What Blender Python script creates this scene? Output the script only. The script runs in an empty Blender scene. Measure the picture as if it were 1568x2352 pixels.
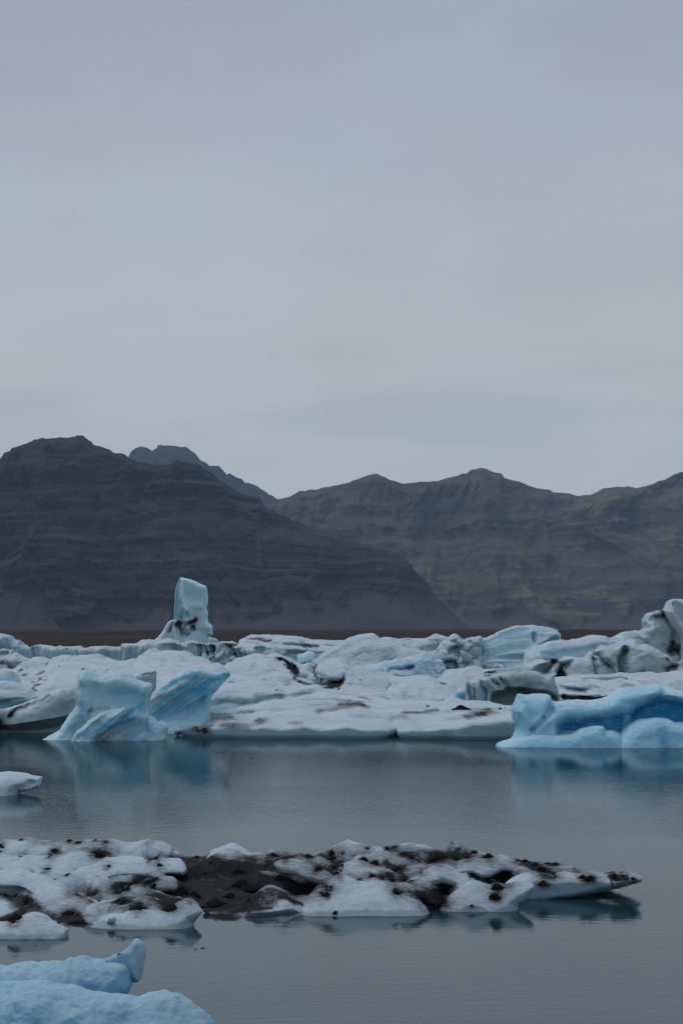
import bpy, math, random
import numpy as np
from mathutils import Vector

# ------------------------------------------------------------------ camera, sky, sun, exposure
scene = bpy.context.scene
COL = scene.collection
EYE = 5.0                      # the photographer stands about five metres above the lagoon
FOC = 5304.0                   # focal length in units of a 1568 x 2352 picture
CX, CY, HOR = 784.0, 1176.0, 1444.0
PITCH = math.atan((HOR - CY) / FOC)

cam_data = bpy.data.cameras.new('camera')
cam_data.sensor_fit = 'VERTICAL'
cam_data.sensor_height = 24.0
cam_data.lens = 24.0 * FOC / 2352.0
cam_data.clip_start = 0.5
cam_data.clip_end = 60000.0
cam = bpy.data.objects.new('camera', cam_data)
cam.location = (0, 0, EYE)
cam.rotation_euler = (math.pi / 2 + PITCH, 0, 0)
COL.objects.link(cam)
scene.camera = cam

SUN_EL, SUN_AZ = math.radians(54), math.radians(-38)      # azimuth from +Y, towards -X (upper left)
sd = bpy.data.lights.new('sun', 'SUN')
sd.energy = 1.0
sd.angle = math.radians(40)
sd.color = (1.0, 0.97, 0.94)
sun = bpy.data.objects.new('sun', sd)
sdir = Vector((math.sin(SUN_AZ) * math.cos(SUN_EL), math.cos(SUN_AZ) * math.cos(SUN_EL), math.sin(SUN_EL)))
sun.rotation_euler = sdir.to_track_quat('Z', 'Y').to_euler()
sun.location = (0, 0, 300)
COL.objects.link(sun)

world = bpy.data.worlds.new('World')
scene.world = world
world.use_nodes = True


def build_world():
    nt = world.node_tree
    nt.nodes.clear()
    N, L = nt.nodes.new, nt.links.new
    out = N('ShaderNodeOutputWorld')
    sky = N('ShaderNodeTexSky')
    sky.sky_type = 'NISHITA'
    sky.sun_disc = False
    sky.sun_elevation = SUN_EL
    sky.sun_rotation = SUN_AZ
    b1 = N('ShaderNodeBackground'); b1.inputs['Strength'].default_value = 0.06
    L(sky.outputs[0], b1.inputs['Color'])
    tc = N('ShaderNodeTexCoord')
    sep = N('ShaderNodeSeparateXYZ'); L(tc.outputs['Generated'], sep.inputs[0])
    # overcast layer: brightest near the horizon, unseen upper sky kept darker to dim the snow
    ramp = N('ShaderNodeValToRGB')
    cr = ramp.color_ramp
    stops = [(0.0, (.57, .615, .635)), (0.06, (.57, .612, .635)), (0.12, (.555, .605, .638)), (0.27, (.375, .440, .540)),
             (0.55, (.345, .415, .515)), (1.0, (.36, .43, .53))]
    cr.elements[0].position = 0.0; cr.elements[0].color = (*stops[0][1], 1)
    cr.elements[1].position = 1.0; cr.elements[1].color = (*stops[-1][1], 1)
    for p, c in stops[1:-1]:
        e = cr.elements.new(p); e.color = (*c, 1)
    L(sep.outputs['Z'], ramp.inputs[0])
    # cloud texture: wide soft patches of cool and mauve grey, thin bands near the horizon
    def noise(scale, loc, detail, rough, sc):
        mp = N('ShaderNodeMapping')
        mp.inputs['Scale'].default_value = sc
        mp.inputs['Location'].default_value = loc
        L(tc.outputs['Generated'], mp.inputs[0])
        n = N('ShaderNodeTexNoise')
        n.inputs['Scale'].default_value = scale
        n.inputs['Detail'].default_value = detail
        n.inputs['Roughness'].default_value = rough
        L(mp.outputs[0], n.inputs['Vector'])
        return n
    def mrange(sock, a, b, c, d):
        m = N('ShaderNodeMapRange'); m.interpolation_type = 'SMOOTHSTEP'
        for i, v in enumerate((a, b, c, d)):
            m.inputs[i + 1].default_value = v
        L(sock, m.inputs[0]); return m.outputs[0]
    def mul(col, fac, tint):
        m = N('ShaderNodeMix'); m.data_type = 'RGBA'; m.blend_type = 'MULTIPLY'
        L(fac, m.inputs[0]); L(col, m.inputs[6]); m.inputs[7].default_value = (*tint, 1)
        return m.outputs[2]
    n1 = noise(4.2, (0.62, 0.0, 0.15), 3, 0.5, (1.0, 1.0, 1.6))
    n2 = noise(5.0, (3.3, 1.2, 0.4), 4, 0.55, (1.0, 1.0, 7.0))
    n3 = noise(9.0, (1.3, 4.1, 2.0), 4, 0.5, (1.0, 1.0, 4.0))
    c = mul(ramp.outputs[0], mrange(n1.outputs[0], .42, .60, 0, 1), (1.0, .915, .915))
    c = mul(c, mrange(n3.outputs[0], .35, .7, 0, 1), (.95, .955, .965))
    # low cloud bank, strongest a few degrees above the horizon
    up = mrange(sep.outputs['Z'], .066, .088, 0, 1)
    dn = mrange(sep.outputs['Z'], .088, .135, 1, 0)
    mm = N('ShaderNodeMath'); mm.operation = 'MULTIPLY'; L(up, mm.inputs[0]); L(dn, mm.inputs[1])
    m2 = N('ShaderNodeMath'); m2.operation = 'MULTIPLY'; L(mm.outputs[0], m2.inputs[0]); L(mrange(n2.outputs[0], .40, .62, 0, 1), m2.inputs[1])
    c = mul(c, m2.outputs[0], (.87, .885, .90))
    b2 = N('ShaderNodeBackground'); b2.inputs['Strength'].default_value = 1.0
    L(c, b2.inputs['Color'])
    mix = N('ShaderNodeMixShader'); mix.inputs[0].default_value = 0.93
    L(b1.outputs[0], mix.inputs[1]); L(b2.outputs[0], mix.inputs[2])
    L(mix.outputs[0], out.inputs['Surface'])


build_world()
vs = scene.view_settings
vs.view_transform = 'Standard'
vs.look = 'None'
vs.exposure = 0.0
vs.gamma = 1.0
vs.use_curve_mapping = False
scene.cycles.max_bounces = 8
scene.cycles.diffuse_bounces = 4
scene.cycles.volume_bounces = 1
scene.cycles.transparent_max_bounces = 8
scene.cycles.use_denoising = True

rng = np.random.default_rng(7)
random.seed(7)

# ------------------------------------------------------------------ measuring helpers
# traced points were measured in enlarged views of the photograph: (x0, y0, factor) back to one 1568 x 2352 picture
VIEW = {0: (0, 0, 1), 1: (0, 1406.7, .34786), 2: (488.0, 1406.7, .34786), 3: (1022.6, 1349.3, .34786),
        4: (0, 1733.9, .36617), 5: (401.9, 1894.7, .36617), 6: (918.6, 1894.7, .41413), 7: (0, 2124.4, .32955),
        8: (287.1, 1291.8, .18308), 9: (0, 1906.2, .25632), 10: (660.3, 1906.2, .25632), 11: (1033.5, 1423.9, .18308),
        12: (1148.3, 1550.2, .26767), 13: (1234.4, 1366.5, .21274), 14: (0, 947.3, .51264), 15: (764.2, 947.3, .51264)}
CP, SP = math.cos(PITCH), math.sin(PITCH)


def v(k, *pts):
    x0, y0, s = VIEW[k]
    a = np.array(pts, float).reshape(-1, 2)
    return np.stack([x0 + a[:, 0] * s, y0 + a[:, 1] * s], 1)


def rays(p):
    up = CY - p[:, 1]
    return p[:, 0] - CX, FOC * CP - up * SP, FOC * SP + up * CP


def on_plane(p, dw, lean=0.0):
    """points of the measured outline on the real plane y = dw + lean * z -> (X, Z)"""
    dx, dy, dz = rays(p)
    t = (dw + lean * EYE) / (dy - lean * dz)
    return np.stack([t * dx, EYE + t * dz], 1)


def on_level(p, z):
    dx, dy, dz = rays(p)
    t = (z - EYE) / dz
    return np.stack([t * dx, t * dy], 1)


# ------------------------------------------------------------------ numeric helpers
def _hash(i, j, k, seed):
    h = (i.astype(np.int64) * 374761393 + j.astype(np.int64) * 668265263 + k.astype(np.int64) * 2147483647 + seed * 974634777) & 0xffffffff
    h = ((h ^ (h >> 13)) * 1274126177) & 0xffffffff
    h = ((h ^ (h >> 16)) * 2246822519) & 0xffffffff
    return ((h ^ (h >> 15)) & 0xffffff) / float(0xffffff)


def vnoise(x, y, z, seed=0):
    xi, yi, zi = np.floor(x), np.floor(y), np.floor(z)
    u, w, t = x - xi, y - yi, z - zi
    u = u * u * u * (u * (u * 6 - 15) + 10); w = w * w * w * (w * (w * 6 - 15) + 10); t = t * t * t * (t * (t * 6 - 15) + 10)
    xi, yi, zi = xi.astype(np.int64), yi.astype(np.int64), zi.astype(np.int64)
    r = 0
    for a in (0, 1):
        for b in (0, 1):
            for c in (0, 1):
                r = r + _hash(xi + a, yi + b, zi + c, seed) * (u if a else 1 - u) * (w if b else 1 - w) * (t if c else 1 - t)
    return r * 2 - 1


def fbm(x, y, z, octaves=4, seed=0, gain=.5):
    r = 0; a = 1.0; f = 1.0
    for o in range(octaves):
        r = r + a * vnoise(x * f + 17.3 * o, y * f - 9.1 * o, z * f + 5.7 * o, seed + o)
        a *= gain; f *= 2.03
    return r


def ridged(x, y, z, octaves=4, seed=0):
    r = 0; a = 1.0; f = 1.0; s = 0
    for o in range(octaves):
        r = r + a * (1 - np.abs(vnoise(x * f + 7.7 * o, y * f + 3.1 * o, z * f, seed + o)) * 2)
        s += a; a *= .5; f *= 2.1
    return r / s


def sstep(x, a, b):
    t = np.clip((x - a) / (b - a), 0, 1)
    return t * t * (3 - 2 * t)


def seg_dist(X, Z, pts):
    d = np.full(np.broadcast(X, Z).shape, 1e9)
    for (x0, z0), (x1, z1) in zip(pts[:-1], pts[1:]):
        ex, ez = x1 - x0, z1 - z0
        t = np.clip(((X - x0) * ex + (Z - z0) * ez) / (ex * ex + ez * ez + 1e-12), 0, 1)
        d = np.minimum(d, np.hypot(X - x0 - t * ex, Z - z0 - t * ez))
    return d


def poly_sd(X, Z, pts):
    """signed distance to a closed polygon, positive inside"""
    q = np.vstack([pts, pts[:1]])
    d = seg_dist(X, Z, q)
    ins = np.zeros(d.shape, bool)
    for (x0, z0), (x1, z1) in zip(q[:-1], q[1:]):
        if z0 == z1:
            continue
        c = ((z0 > Z) != (z1 > Z)) & (X < (x1 - x0) * (Z - z0) / (z1 - z0) + x0)
        ins ^= c
    return np.where(ins, d, -d)


def dense(pts, n=6):
    """smooth a traced line with a Catmull-Rom curve"""
    p = np.vstack([2 * pts[0] - pts[1], pts, 2 * pts[-1] - pts[-2]])
    out = []
    for i in range(1, len(p) - 2):
        for k in range(n):
            t = k / n
            a, b, c, e = p[i - 1], p[i], p[i + 1], p[i + 2]
            m1, m2 = (c - a) * .4, (e - b) * .4
            out.append((2 * t ** 3 - 3 * t ** 2 + 1) * b + (t ** 3 - 2 * t ** 2 + t) * m1 + (-2 * t ** 3 + 3 * t ** 2) * c + (t ** 3 - t ** 2) * m2)
    out.append(pts[-1])
    return np.array(out)


def surface_nets(Fv, xs, ys, zs):
    Fv = np.pad(Fv.astype(np.float32), 1, constant_values=1.0)
    def ext(a):
        return np.concatenate([[2 * a[0] - a[1]], a, [2 * a[-1] - a[-2]]])
    xs, ys, zs = ext(xs), ext(ys), ext(zs)
    S = Fv < 0
    c = np.zeros([n - 1 for n in S.shape], np.uint8)
    for a in (0, 1):
        for b in (0, 1):
            for e in (0, 1):
                c += S[a:S.shape[0] - 1 + a, b:S.shape[1] - 1 + b, e:S.shape[2] - 1 + e]
    act = (c > 0) & (c < 8)
    idx = np.argwhere(act)
    vid = np.full(act.shape, -1, np.int32)
    vid[act] = np.arange(len(idx))
    acc = np.zeros((len(idx), 3)); cnt = np.zeros(len(idx))
    corners = [(a, b, e) for a in (0, 1) for b in (0, 1) for e in (0, 1)]
    for ca in corners:
        for ax in range(3):
            if ca[ax]:
                continue
            cb = list(ca); cb[ax] = 1
            fa = Fv[idx[:, 0] + ca[0], idx[:, 1] + ca[1], idx[:, 2] + ca[2]]
            fb = Fv[idx[:, 0] + cb[0], idx[:, 1] + cb[1], idx[:, 2] + cb[2]]
            m = (fa < 0) != (fb < 0)
            t = np.where(m, fa / np.where(m, fa - fb, 1), 0)
            pos = np.tile(np.array(ca, float), (len(idx), 1))
            pos[:, ax] = t
            acc += pos * m[:, None]; cnt += m
    p = idx + acc / cnt[:, None]
    out = np.empty_like(p)
    for ax, arr in enumerate((xs, ys, zs)):
        i0 = np.clip(np.floor(p[:, ax]).astype(int), 0, len(arr) - 2)
        out[:, ax] = arr[i0] + (p[:, ax] - i0) * (arr[i0 + 1] - arr[i0])
    quads = []
    e = S[:-1, 1:-1, 1:-1] != S[1:, 1:-1, 1:-1]
    I = np.argwhere(e); i, j, k = I[:, 0], I[:, 1] + 1, I[:, 2] + 1
    q = np.stack([vid[i, j - 1, k - 1], vid[i, j, k - 1], vid[i, j, k], vid[i, j - 1, k]], 1)
    fl = ~S[i, j, k]; q[fl] = q[fl][:, ::-1]; quads.append(q)
    e = S[1:-1, :-1, 1:-1] != S[1:-1, 1:, 1:-1]
    I = np.argwhere(e); i, j, k = I[:, 0] + 1, I[:, 1], I[:, 2] + 1
    q = np.stack([vid[i - 1, j, k - 1], vid[i - 1, j, k], vid[i, j, k], vid[i, j, k - 1]], 1)
    fl = ~S[i, j, k]; q[fl] = q[fl][:, ::-1]; quads.append(q)
    e = S[1:-1, 1:-1, :-1] != S[1:-1, 1:-1, 1:]
    I = np.argwhere(e); i, j, k = I[:, 0] + 1, I[:, 1] + 1, I[:, 2]
    q = np.stack([vid[i - 1, j - 1, k], vid[i, j - 1, k], vid[i, j, k], vid[i - 1, j, k]], 1)
    fl = ~S[i, j, k]; q[fl] = q[fl][:, ::-1]; quads.append(q)
    return out, np.concatenate(quads)


def vert_normals(V, Q):
    a, b, c, e = V[Q[:, 0]], V[Q[:, 1]], V[Q[:, 2]], V[Q[:, 3]]
    n = np.cross(c - a, e - b)
    N = np.zeros_like(V)
    for k in range(4):
        for ax in range(3):
            N[:, ax] += np.bincount(Q[:, k], n[:, ax], len(V))
    return N / (np.linalg.norm(N, axis=1, keepdims=True) + 1e-12)


def mesh_obj(name, V, Q, mat, parent=None, paint=None, smooth=True, origin=None):
    V = np.asarray(V, float); Q = np.asarray(Q, np.int32)
    if origin is None:
        origin = (float((V[:, 0].min() + V[:, 0].max()) / 2), float((V[:, 1].min() + V[:, 1].max()) / 2), 0.0)
    me = bpy.data.meshes.new(name)
    n = Q.shape[1]
    me.vertices.add(len(V)); me.vertices.foreach_set('co', (V - np.array(origin)).astype(np.float32).ravel())
    me.loops.add(Q.size); me.loops.foreach_set('vertex_index', Q.ravel())
    me.polygons.add(len(Q)); me.polygons.foreach_set('loop_start', np.arange(0, Q.size, n, dtype=np.int32))
    me.polygons.foreach_set('loop_total', np.full(len(Q), n, np.int32))
    me.update(calc_edges=True)
    if smooth:
        me.polygons.foreach_set('use_smooth', np.ones(len(Q), bool))
    if paint is not None:
        at = me.color_attributes.new('paint', 'FLOAT_COLOR', 'POINT')
        at.data.foreach_set('color', paint.astype(np.float32).ravel())
    me.materials.append(mat)
    ob = bpy.data.objects.new(name, me)
    ob.location = origin
    COL.objects.link(ob)
    if parent is not None:
        ob.parent = parent
        ob.location = [origin[i] - parent.location[i] for i in range(3)]
    return ob


def tag(o, label, cat, group=None, kind=None):
    if label: o['label'] = label
    if cat: o['category'] = cat
    if group: o['group'] = group
    if kind: o['kind'] = kind
    return o


def grid_quads(nu, nv):
    i = np.arange(nu - 1)[:, None] * nv + np.arange(nv - 1)[None, :]
    i = i.ravel()
    return np.stack([i, i + nv, i + nv + 1, i + 1], 1)


# ------------------------------------------------------------------ materials
class NB:
    def __init__(s, name):
        s.m = bpy.data.materials.new(name); s.m.use_nodes = True
        s.nt = s.m.node_tree; s.nt.nodes.clear()
        s.out = s.n('ShaderNodeOutputMaterial')
        s.tc = s.n('ShaderNodeTexCoord')
    def n(s, t): return s.nt.nodes.new(t)
    def l(s, a, b): s.nt.links.new(a, b)
    def setv(s, sock, val):
        if hasattr(val, 'is_output') or isinstance(val, bpy.types.NodeSocket): s.l(val, sock)
        else: sock.default_value = val
    def coords(s, scale=(1, 1, 1), src='Object', rot=(0, 0, 0)):
        mp = s.n('ShaderNodeMapping'); mp.inputs['Scale'].default_value = scale; mp.inputs['Rotation'].default_value = rot
        s.l(s.tc.outputs[src], mp.inputs[0]); return mp.outputs[0]
    def noise(s, scale, detail=4, rough=.55, vec=None, dist=0.0):
        n = s.n('ShaderNodeTexNoise'); n.inputs['Scale'].default_value = scale; n.inputs['Detail'].default_value = detail
        n.inputs['Roughness'].default_value = rough; n.inputs['Distortion'].default_value = dist
        s.l(vec if vec is not None else s.coords(), n.inputs['Vector']); return n.outputs[0]
    def mr(s, x, a, b, c=0.0, d=1.0, smooth=True):
        m = s.n('ShaderNodeMapRange'); m.interpolation_type = 'SMOOTHSTEP' if smooth else 'LINEAR'
        s.l(x, m.inputs[0])
        for i, q in enumerate((a, b, c, d)): s.setv(m.inputs[i + 1], q)
        return m.outputs[0]
    def math(s, op, a, b=0.0, clamp=False):
        m = s.n('ShaderNodeMath'); m.operation = op; m.use_clamp = clamp
        s.setv(m.inputs[0], a); s.setv(m.inputs[1], b); return m.outputs[0]
    def mix(s, f, a, b, blend='MIX'):
        m = s.n('ShaderNodeMix'); m.data_type = 'RGBA'; m.blend_type = blend
        s.setv(m.inputs[0], f)
        for i, q in ((6, a), (7, b)):
            s.setv(m.inputs[i], (*q, 1) if isinstance(q, tuple) else q)
        return m.outputs[2]
    def bump(s, h, strength, dist, normal=None):
        b = s.n('ShaderNodeBump'); b.inputs['Strength'].default_value = strength; b.inputs['Distance'].default_value = dist
        s.l(h, b.inputs['Height'])
        if normal is not None: s.l(normal, b.inputs['Normal'])
        return b.outputs[0]
    def principled(s, color, rough, normal=None, sss=0.0, radius=(1, 1, 1), sss_scale=.1, ior=1.31, spec=.5):
        p = s.n('ShaderNodeBsdfPrincipled')
        s.setv(p.inputs['Base Color'], (*color, 1) if isinstance(color, tuple) else color)
        s.setv(p.inputs['Roughness'], rough)
        p.inputs['IOR'].default_value = ior
        p.inputs['Specular IOR Level'].default_value = spec
        if normal is not None: s.l(normal, p.inputs['Normal'])
        if sss:
            s.setv(p.inputs['Subsurface Weight'], sss)
            p.inputs['Subsurface Radius'].default_value = radius
            p.inputs['Subsurface Scale'].default_value = sss_scale
        s.l(p.outputs[0], s.out.inputs['Surface'])
        return p


def ice_material(name, ice, ice2, snow, blue, scale=1.0, dirt=(.0135, .0125, .013), grime=0.0, grime_col=(.16, .15, .14), granular=.5, streak=(1, 1, 1), cloud=0.0):
    """glacier ice: scale is the size in metres of its surface grain"""
    b = NB(name)
    at = b.n('ShaderNodeAttribute'); at.attribute_name = 'paint'
    sp = b.n('ShaderNodeSeparateColor'); b.l(at.outputs['Color'], sp.inputs[0])
    D, B, S = sp.outputs[0], sp.outputs[1], sp.outputs[2]
    st = b.coords(streak)
    n_big = b.noise(.35 / scale, 5, .55, st)
    n_mid = b.noise(1.6 / scale, 5, .6, st)
    n_fine = b.noise(9 / scale, 4, .6)
    n_gr = b.noise(2.6 / scale, 6, .68, b.coords(tuple(q * k for q, k in zip(streak, (1, 1, 1.4)))))
    col = b.mix(b.mr(n_big, .35, .65), ice, ice2)
    col = b.mix(b.math('MULTIPLY', b.mr(n_fine, .3, .75), .25), col, tuple(min(1, q * 1.18) for q in ice))
    bf = b.math('MULTIPLY', B, b.math('ADD', .55, b.math('MULTIPLY', n_mid, .9)), True)
    col = b.mix(b.mr(bf, 0, 1, 0, 1, False), col, blue)
    if cloud:
        cw = b.noise(4.2 / scale, 6, .7)
        col = b.mix(b.math('MULTIPLY', b.mr(cw, .50, .66), cloud), col, tuple(min(1, q * 1.35 + .05) for q in ice))
    if grime:
        g = b.math('MULTIPLY', b.mr(n_gr, .46, .70), grime)
        col = b.mix(g, col, grime_col)
    sf = b.mr(b.math('ADD', S, b.math('MULTIPLY', b.math('SUBTRACT', n_mid, .5), .7)), .32, .72)
    sn = b.mix(b.mr(n_big, .3, .7), snow, tuple(q * .9 for q in snow))
    sn = b.mix(b.math('MULTIPLY', b.mr(n_gr, .46, .68), .6), sn, tuple(q * .60 for q in snow))
    sn = b.mix(b.math('MULTIPLY', b.mr(n_big, .47, .66), .30), sn, tuple(q * .66 for q in snow))
    col = b.mix(sf, col, sn)
    df = b.math('ADD', D, b.math('MULTIPLY', b.math('SUBTRACT', n_gr, .5), b.math('MULTIPLY', D, 1.7)))
    df = b.math('ADD', df, b.math('MULTIPLY', b.math('SUBTRACT', n_fine, .5), b.math('MULTIPLY', D, 1.2)))
    dl = b.mr(df, .04, .52, 0, .78)
    col = b.mix(dl, col, (.105, .108, .114))
    col = b.mix(b.mr(df, .44, .80), col, dirt)
    rough = b.mr(sf, 0, 1, .42, .8, False)
    rough = b.mr(dl, 0, .7, rough, .9, False)
    nb = b.bump(n_gr, .35 * granular, .16 * scale)
    nb = b.bump(b.noise(22 / scale, 3, .6), .5 * granular, .03 * scale, nb)
    b.principled(col, rough, nb, sss=b.mr(df, .05, .4, .42, 0.0), radius=(.30, .75, 1.0), sss_scale=.18 * scale, spec=.35)
    return b.m


SNOW = (.53, .63, .685)
M_TEAL = ice_material('ice_teal', (.46, .68, .74), (.39, .61, .68), SNOW, (.085, .40, .61), 1.3, granular=.4)
M_FAR = ice_material('ice_far_wall', (.41, .57, .61), (.32, .48, .52), SNOW, (.12, .37, .47), 2.2, grime=.4, grime_col=(.20, .23, .22), streak=(1.6, 1.6, .5), granular=.6)
M_PALE = ice_material('ice_pale_blue', (.57, .785, .835), (.50, .72, .78), SNOW, (.16, .45, .58), 2.0, granular=.4)
M_GREY = ice_material('ice_grey', (.42, .535, .555), (.33, .44, .46), SNOW, (.12, .32, .40), 1.5, grime=.28, grime_col=(.21, .205, .19), granular=.4)
M_BLUE = ice_material('ice_deep_blue', (.37, .645, .765), (.28, .575, .72), (.52, .72, .81), (.012, .235, .45), .8, granular=.5, cloud=.25)
M_SNOW = ice_material('ice_snow_crust', (.36, .52, .57), (.29, .44, .49), SNOW, (.14, .40, .58), 1.0, granular=1.1, streak=(.45, .8, 1.3))
M_FLOE = ice_material('ice_floe_near', (.235, .315, .355), (.19, .265, .305), (.50, .60, .655), (.10, .36, .50), .21, granular=1.0, streak=(.5, .8, 1.4))
M_NEAR = ice_material('ice_near_blue', (.215, .44, .585), (.185, .40, .55), (.34, .54, .64), (.12, .36, .54), .30, granular=.5, cloud=.12)


def dirt_material():
    b = NB('volcanic_grit')
    n = b.noise(14, 5, .7)
    col = b.mix(b.mr(n, .3, .75), (.008, .0075, .008), (.026, .0235, .0235))
    b.principled(col, .95, b.bump(b.noise(30, 4, .7), .8, .03), spec=.15)
    return b.m


M_DIRT = dirt_material()


def water_material():
    b = NB('lagoon_water')
    big = b.noise(.05, 3, .5, b.coords((1, .5, 1)))
    r1 = b.noise(1.0, 3, .55, b.coords((1.6, 3.4, 1)))
    r2 = b.noise(1.0, 2, .5, b.coords((5.5, 9.0, 1)))
    h = b.math('ADD', b.math('MULTIPLY', r1, .75), b.math('MULTIPLY', r2, .28))
    # wind-ruffled patches between calmer slicks
    patch = b.mr(b.noise(1, 3, .55, b.coords((.022, .055, 1))), .38, .64, .55, 1.5)
    nb = b.bump(b.math('MULTIPLY', h, patch), 1.0, .0056)
    fr = b.n('ShaderNodeFresnel'); fr.inputs['IOR'].default_value = 1.333
    b.l(nb, fr.inputs['Normal'])
    # a rippled surface never reaches full mirror reflection at grazing angles
    f = b.math('DIVIDE', b.math('MULTIPLY', fr.outputs[0], .97), b.math('ADD', 1.0, b.math('MULTIPLY', fr.outputs[0], .70)))
    df = b.n('ShaderNodeBsdfDiffuse'); df.inputs['Color'].default_value = (.011, .039, .048, 1)
    gl = b.n('ShaderNodeBsdfGlossy'); gl.inputs['Color'].default_value = (.93, .98, 1.0, 1)
    b.l(b.mr(big, .35, .7, .025, .06), gl.inputs['Roughness']); b.l(nb, gl.inputs['Normal'])
    mx = b.n('ShaderNodeMixShader'); b.l(f, mx.inputs[0]); b.l(df.outputs[0], mx.inputs[1]); b.l(gl.outputs[0], mx.inputs[2])
    b.l(mx.outputs[0], b.out.inputs['Surface'])
    return b.m


def mountain_material(name, rock, rock2, moss, talus, size, moss_amt):
    b = NB(name)
    at = b.n('ShaderNodeAttribute'); at.attribute_name = 'paint'
    sp = b.n('ShaderNodeSeparateColor'); b.l(at.outputs['Color'], sp.inputs[0])
    s = size
    strata = b.noise(1, 5, .6, b.coords((.0017 / s, .0017 / s, .021 / s)), .35)
    fine = b.noise(1, 6, .65, b.coords((.010 / s, .010 / s, .045 / s)))
    blot = b.noise(1, 5, .6, b.coords((.0035 / s, .0035 / s, .006 / s)))
    col = b.mix(b.mr(strata, .40, .62), rock, rock2)
    mf = b.math('MULTIPLY', b.mr(b.math('ADD', fine, b.math('MULTIPLY', blot, .9)), .93, 1.15), moss_amt)
    mf = b.math('MULTIPLY', mf, b.mr(sp.outputs[1], 0, 1, .35, 1.0, False))
    col = b.mix(mf, col, moss)
    col = b.mix(b.mr(sp.outputs[0], .3, .7), col, b.mix(b.mr(blot, .35, .65), talus, tuple(q * .8 for q in talus)))
    col = b.mix(b.mr(fine, .25, .5, .45, 0), col, tuple(q * .5 for q in rock))
    nb = b.bump(fine, 1.0, 24 * s)
    b.principled(col, .95, nb, spec=.1)
    return b.m


M_WATER = water_material()


def plain_material():
    b = NB('outwash_gravel')
    n = b.noise(1, 6, .65, b.coords((.02, .006, .2)))
    n2 = b.noise(1, 5, .6, b.coords((.12, .03, .6)))
    col = b.mix(b.mr(n, .35, .65), (.026, .021, .021), (.042, .034, .031))
    col = b.mix(b.mr(n2, .5, .75), col, (.018, .016, .017))
    b.principled(col, .95, b.bump(n2, .6, 1.0), spec=.1)
    return b.m


M_PLAIN = plain_material()

# ------------------------------------------------------------------ water, plain, mountains
xs = np.array([-9000., -800, -100, 100, 800, 9000]); ys = np.array([-180., 20, 200, 700, 1500])
Vw = np.array([(x, y, 0.0) for x in xs for y in ys])
water = mesh_obj('lagoon_water', Vw, grid_quads(len(xs), len(ys)), M_WATER, smooth=False)
tag(water, 'still dark grey lagoon water reflecting ice and mountains', None, kind='structure')

# outwash plain behind the lagoon: low uneven brown gravel, out to the mountains and past them
ux = np.concatenate([np.linspace(-9000, -900, 20), np.linspace(-860, 860, 420), np.linspace(900, 9000, 20)])
uy = np.concatenate([np.linspace(640, 1500, 60), np.linspace(1540, 5600, 50), np.linspace(6000, 16500, 14)])
PX, PY = np.meshgrid(ux, uy, indexing='ij')
PZ = -1.5 + 3.6 * sstep(PY, 650, 760) + 1.1 * fbm(PX / 45, PY / 160, PX * 0, 5, 3) * sstep(PY, 650, 800) + .5 * sstep(PY, 760, 2500)
PZ += .8 * np.exp(-((PY - 2300) / 250) ** 2) * (1 + fbm(PX / 60, PY / 200, PX * 0, 3, 9))
PZ += sstep(PY, 960, 1100) * (1 - sstep(PY, 1250, 1420)) * (.5 + .9 * fbm(PX / 26, PY / 120, PX * 0 + 4, 5, 12))
plain = mesh_obj('outwash_plain', np.stack([PX.ravel(), PY.ravel(), PZ.ravel()], 1), grid_quads(len(ux), len(uy)), M_PLAIN)
tag(plain, 'flat brown gravel plain between the ice and the mountains', None, kind='structure')


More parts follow.
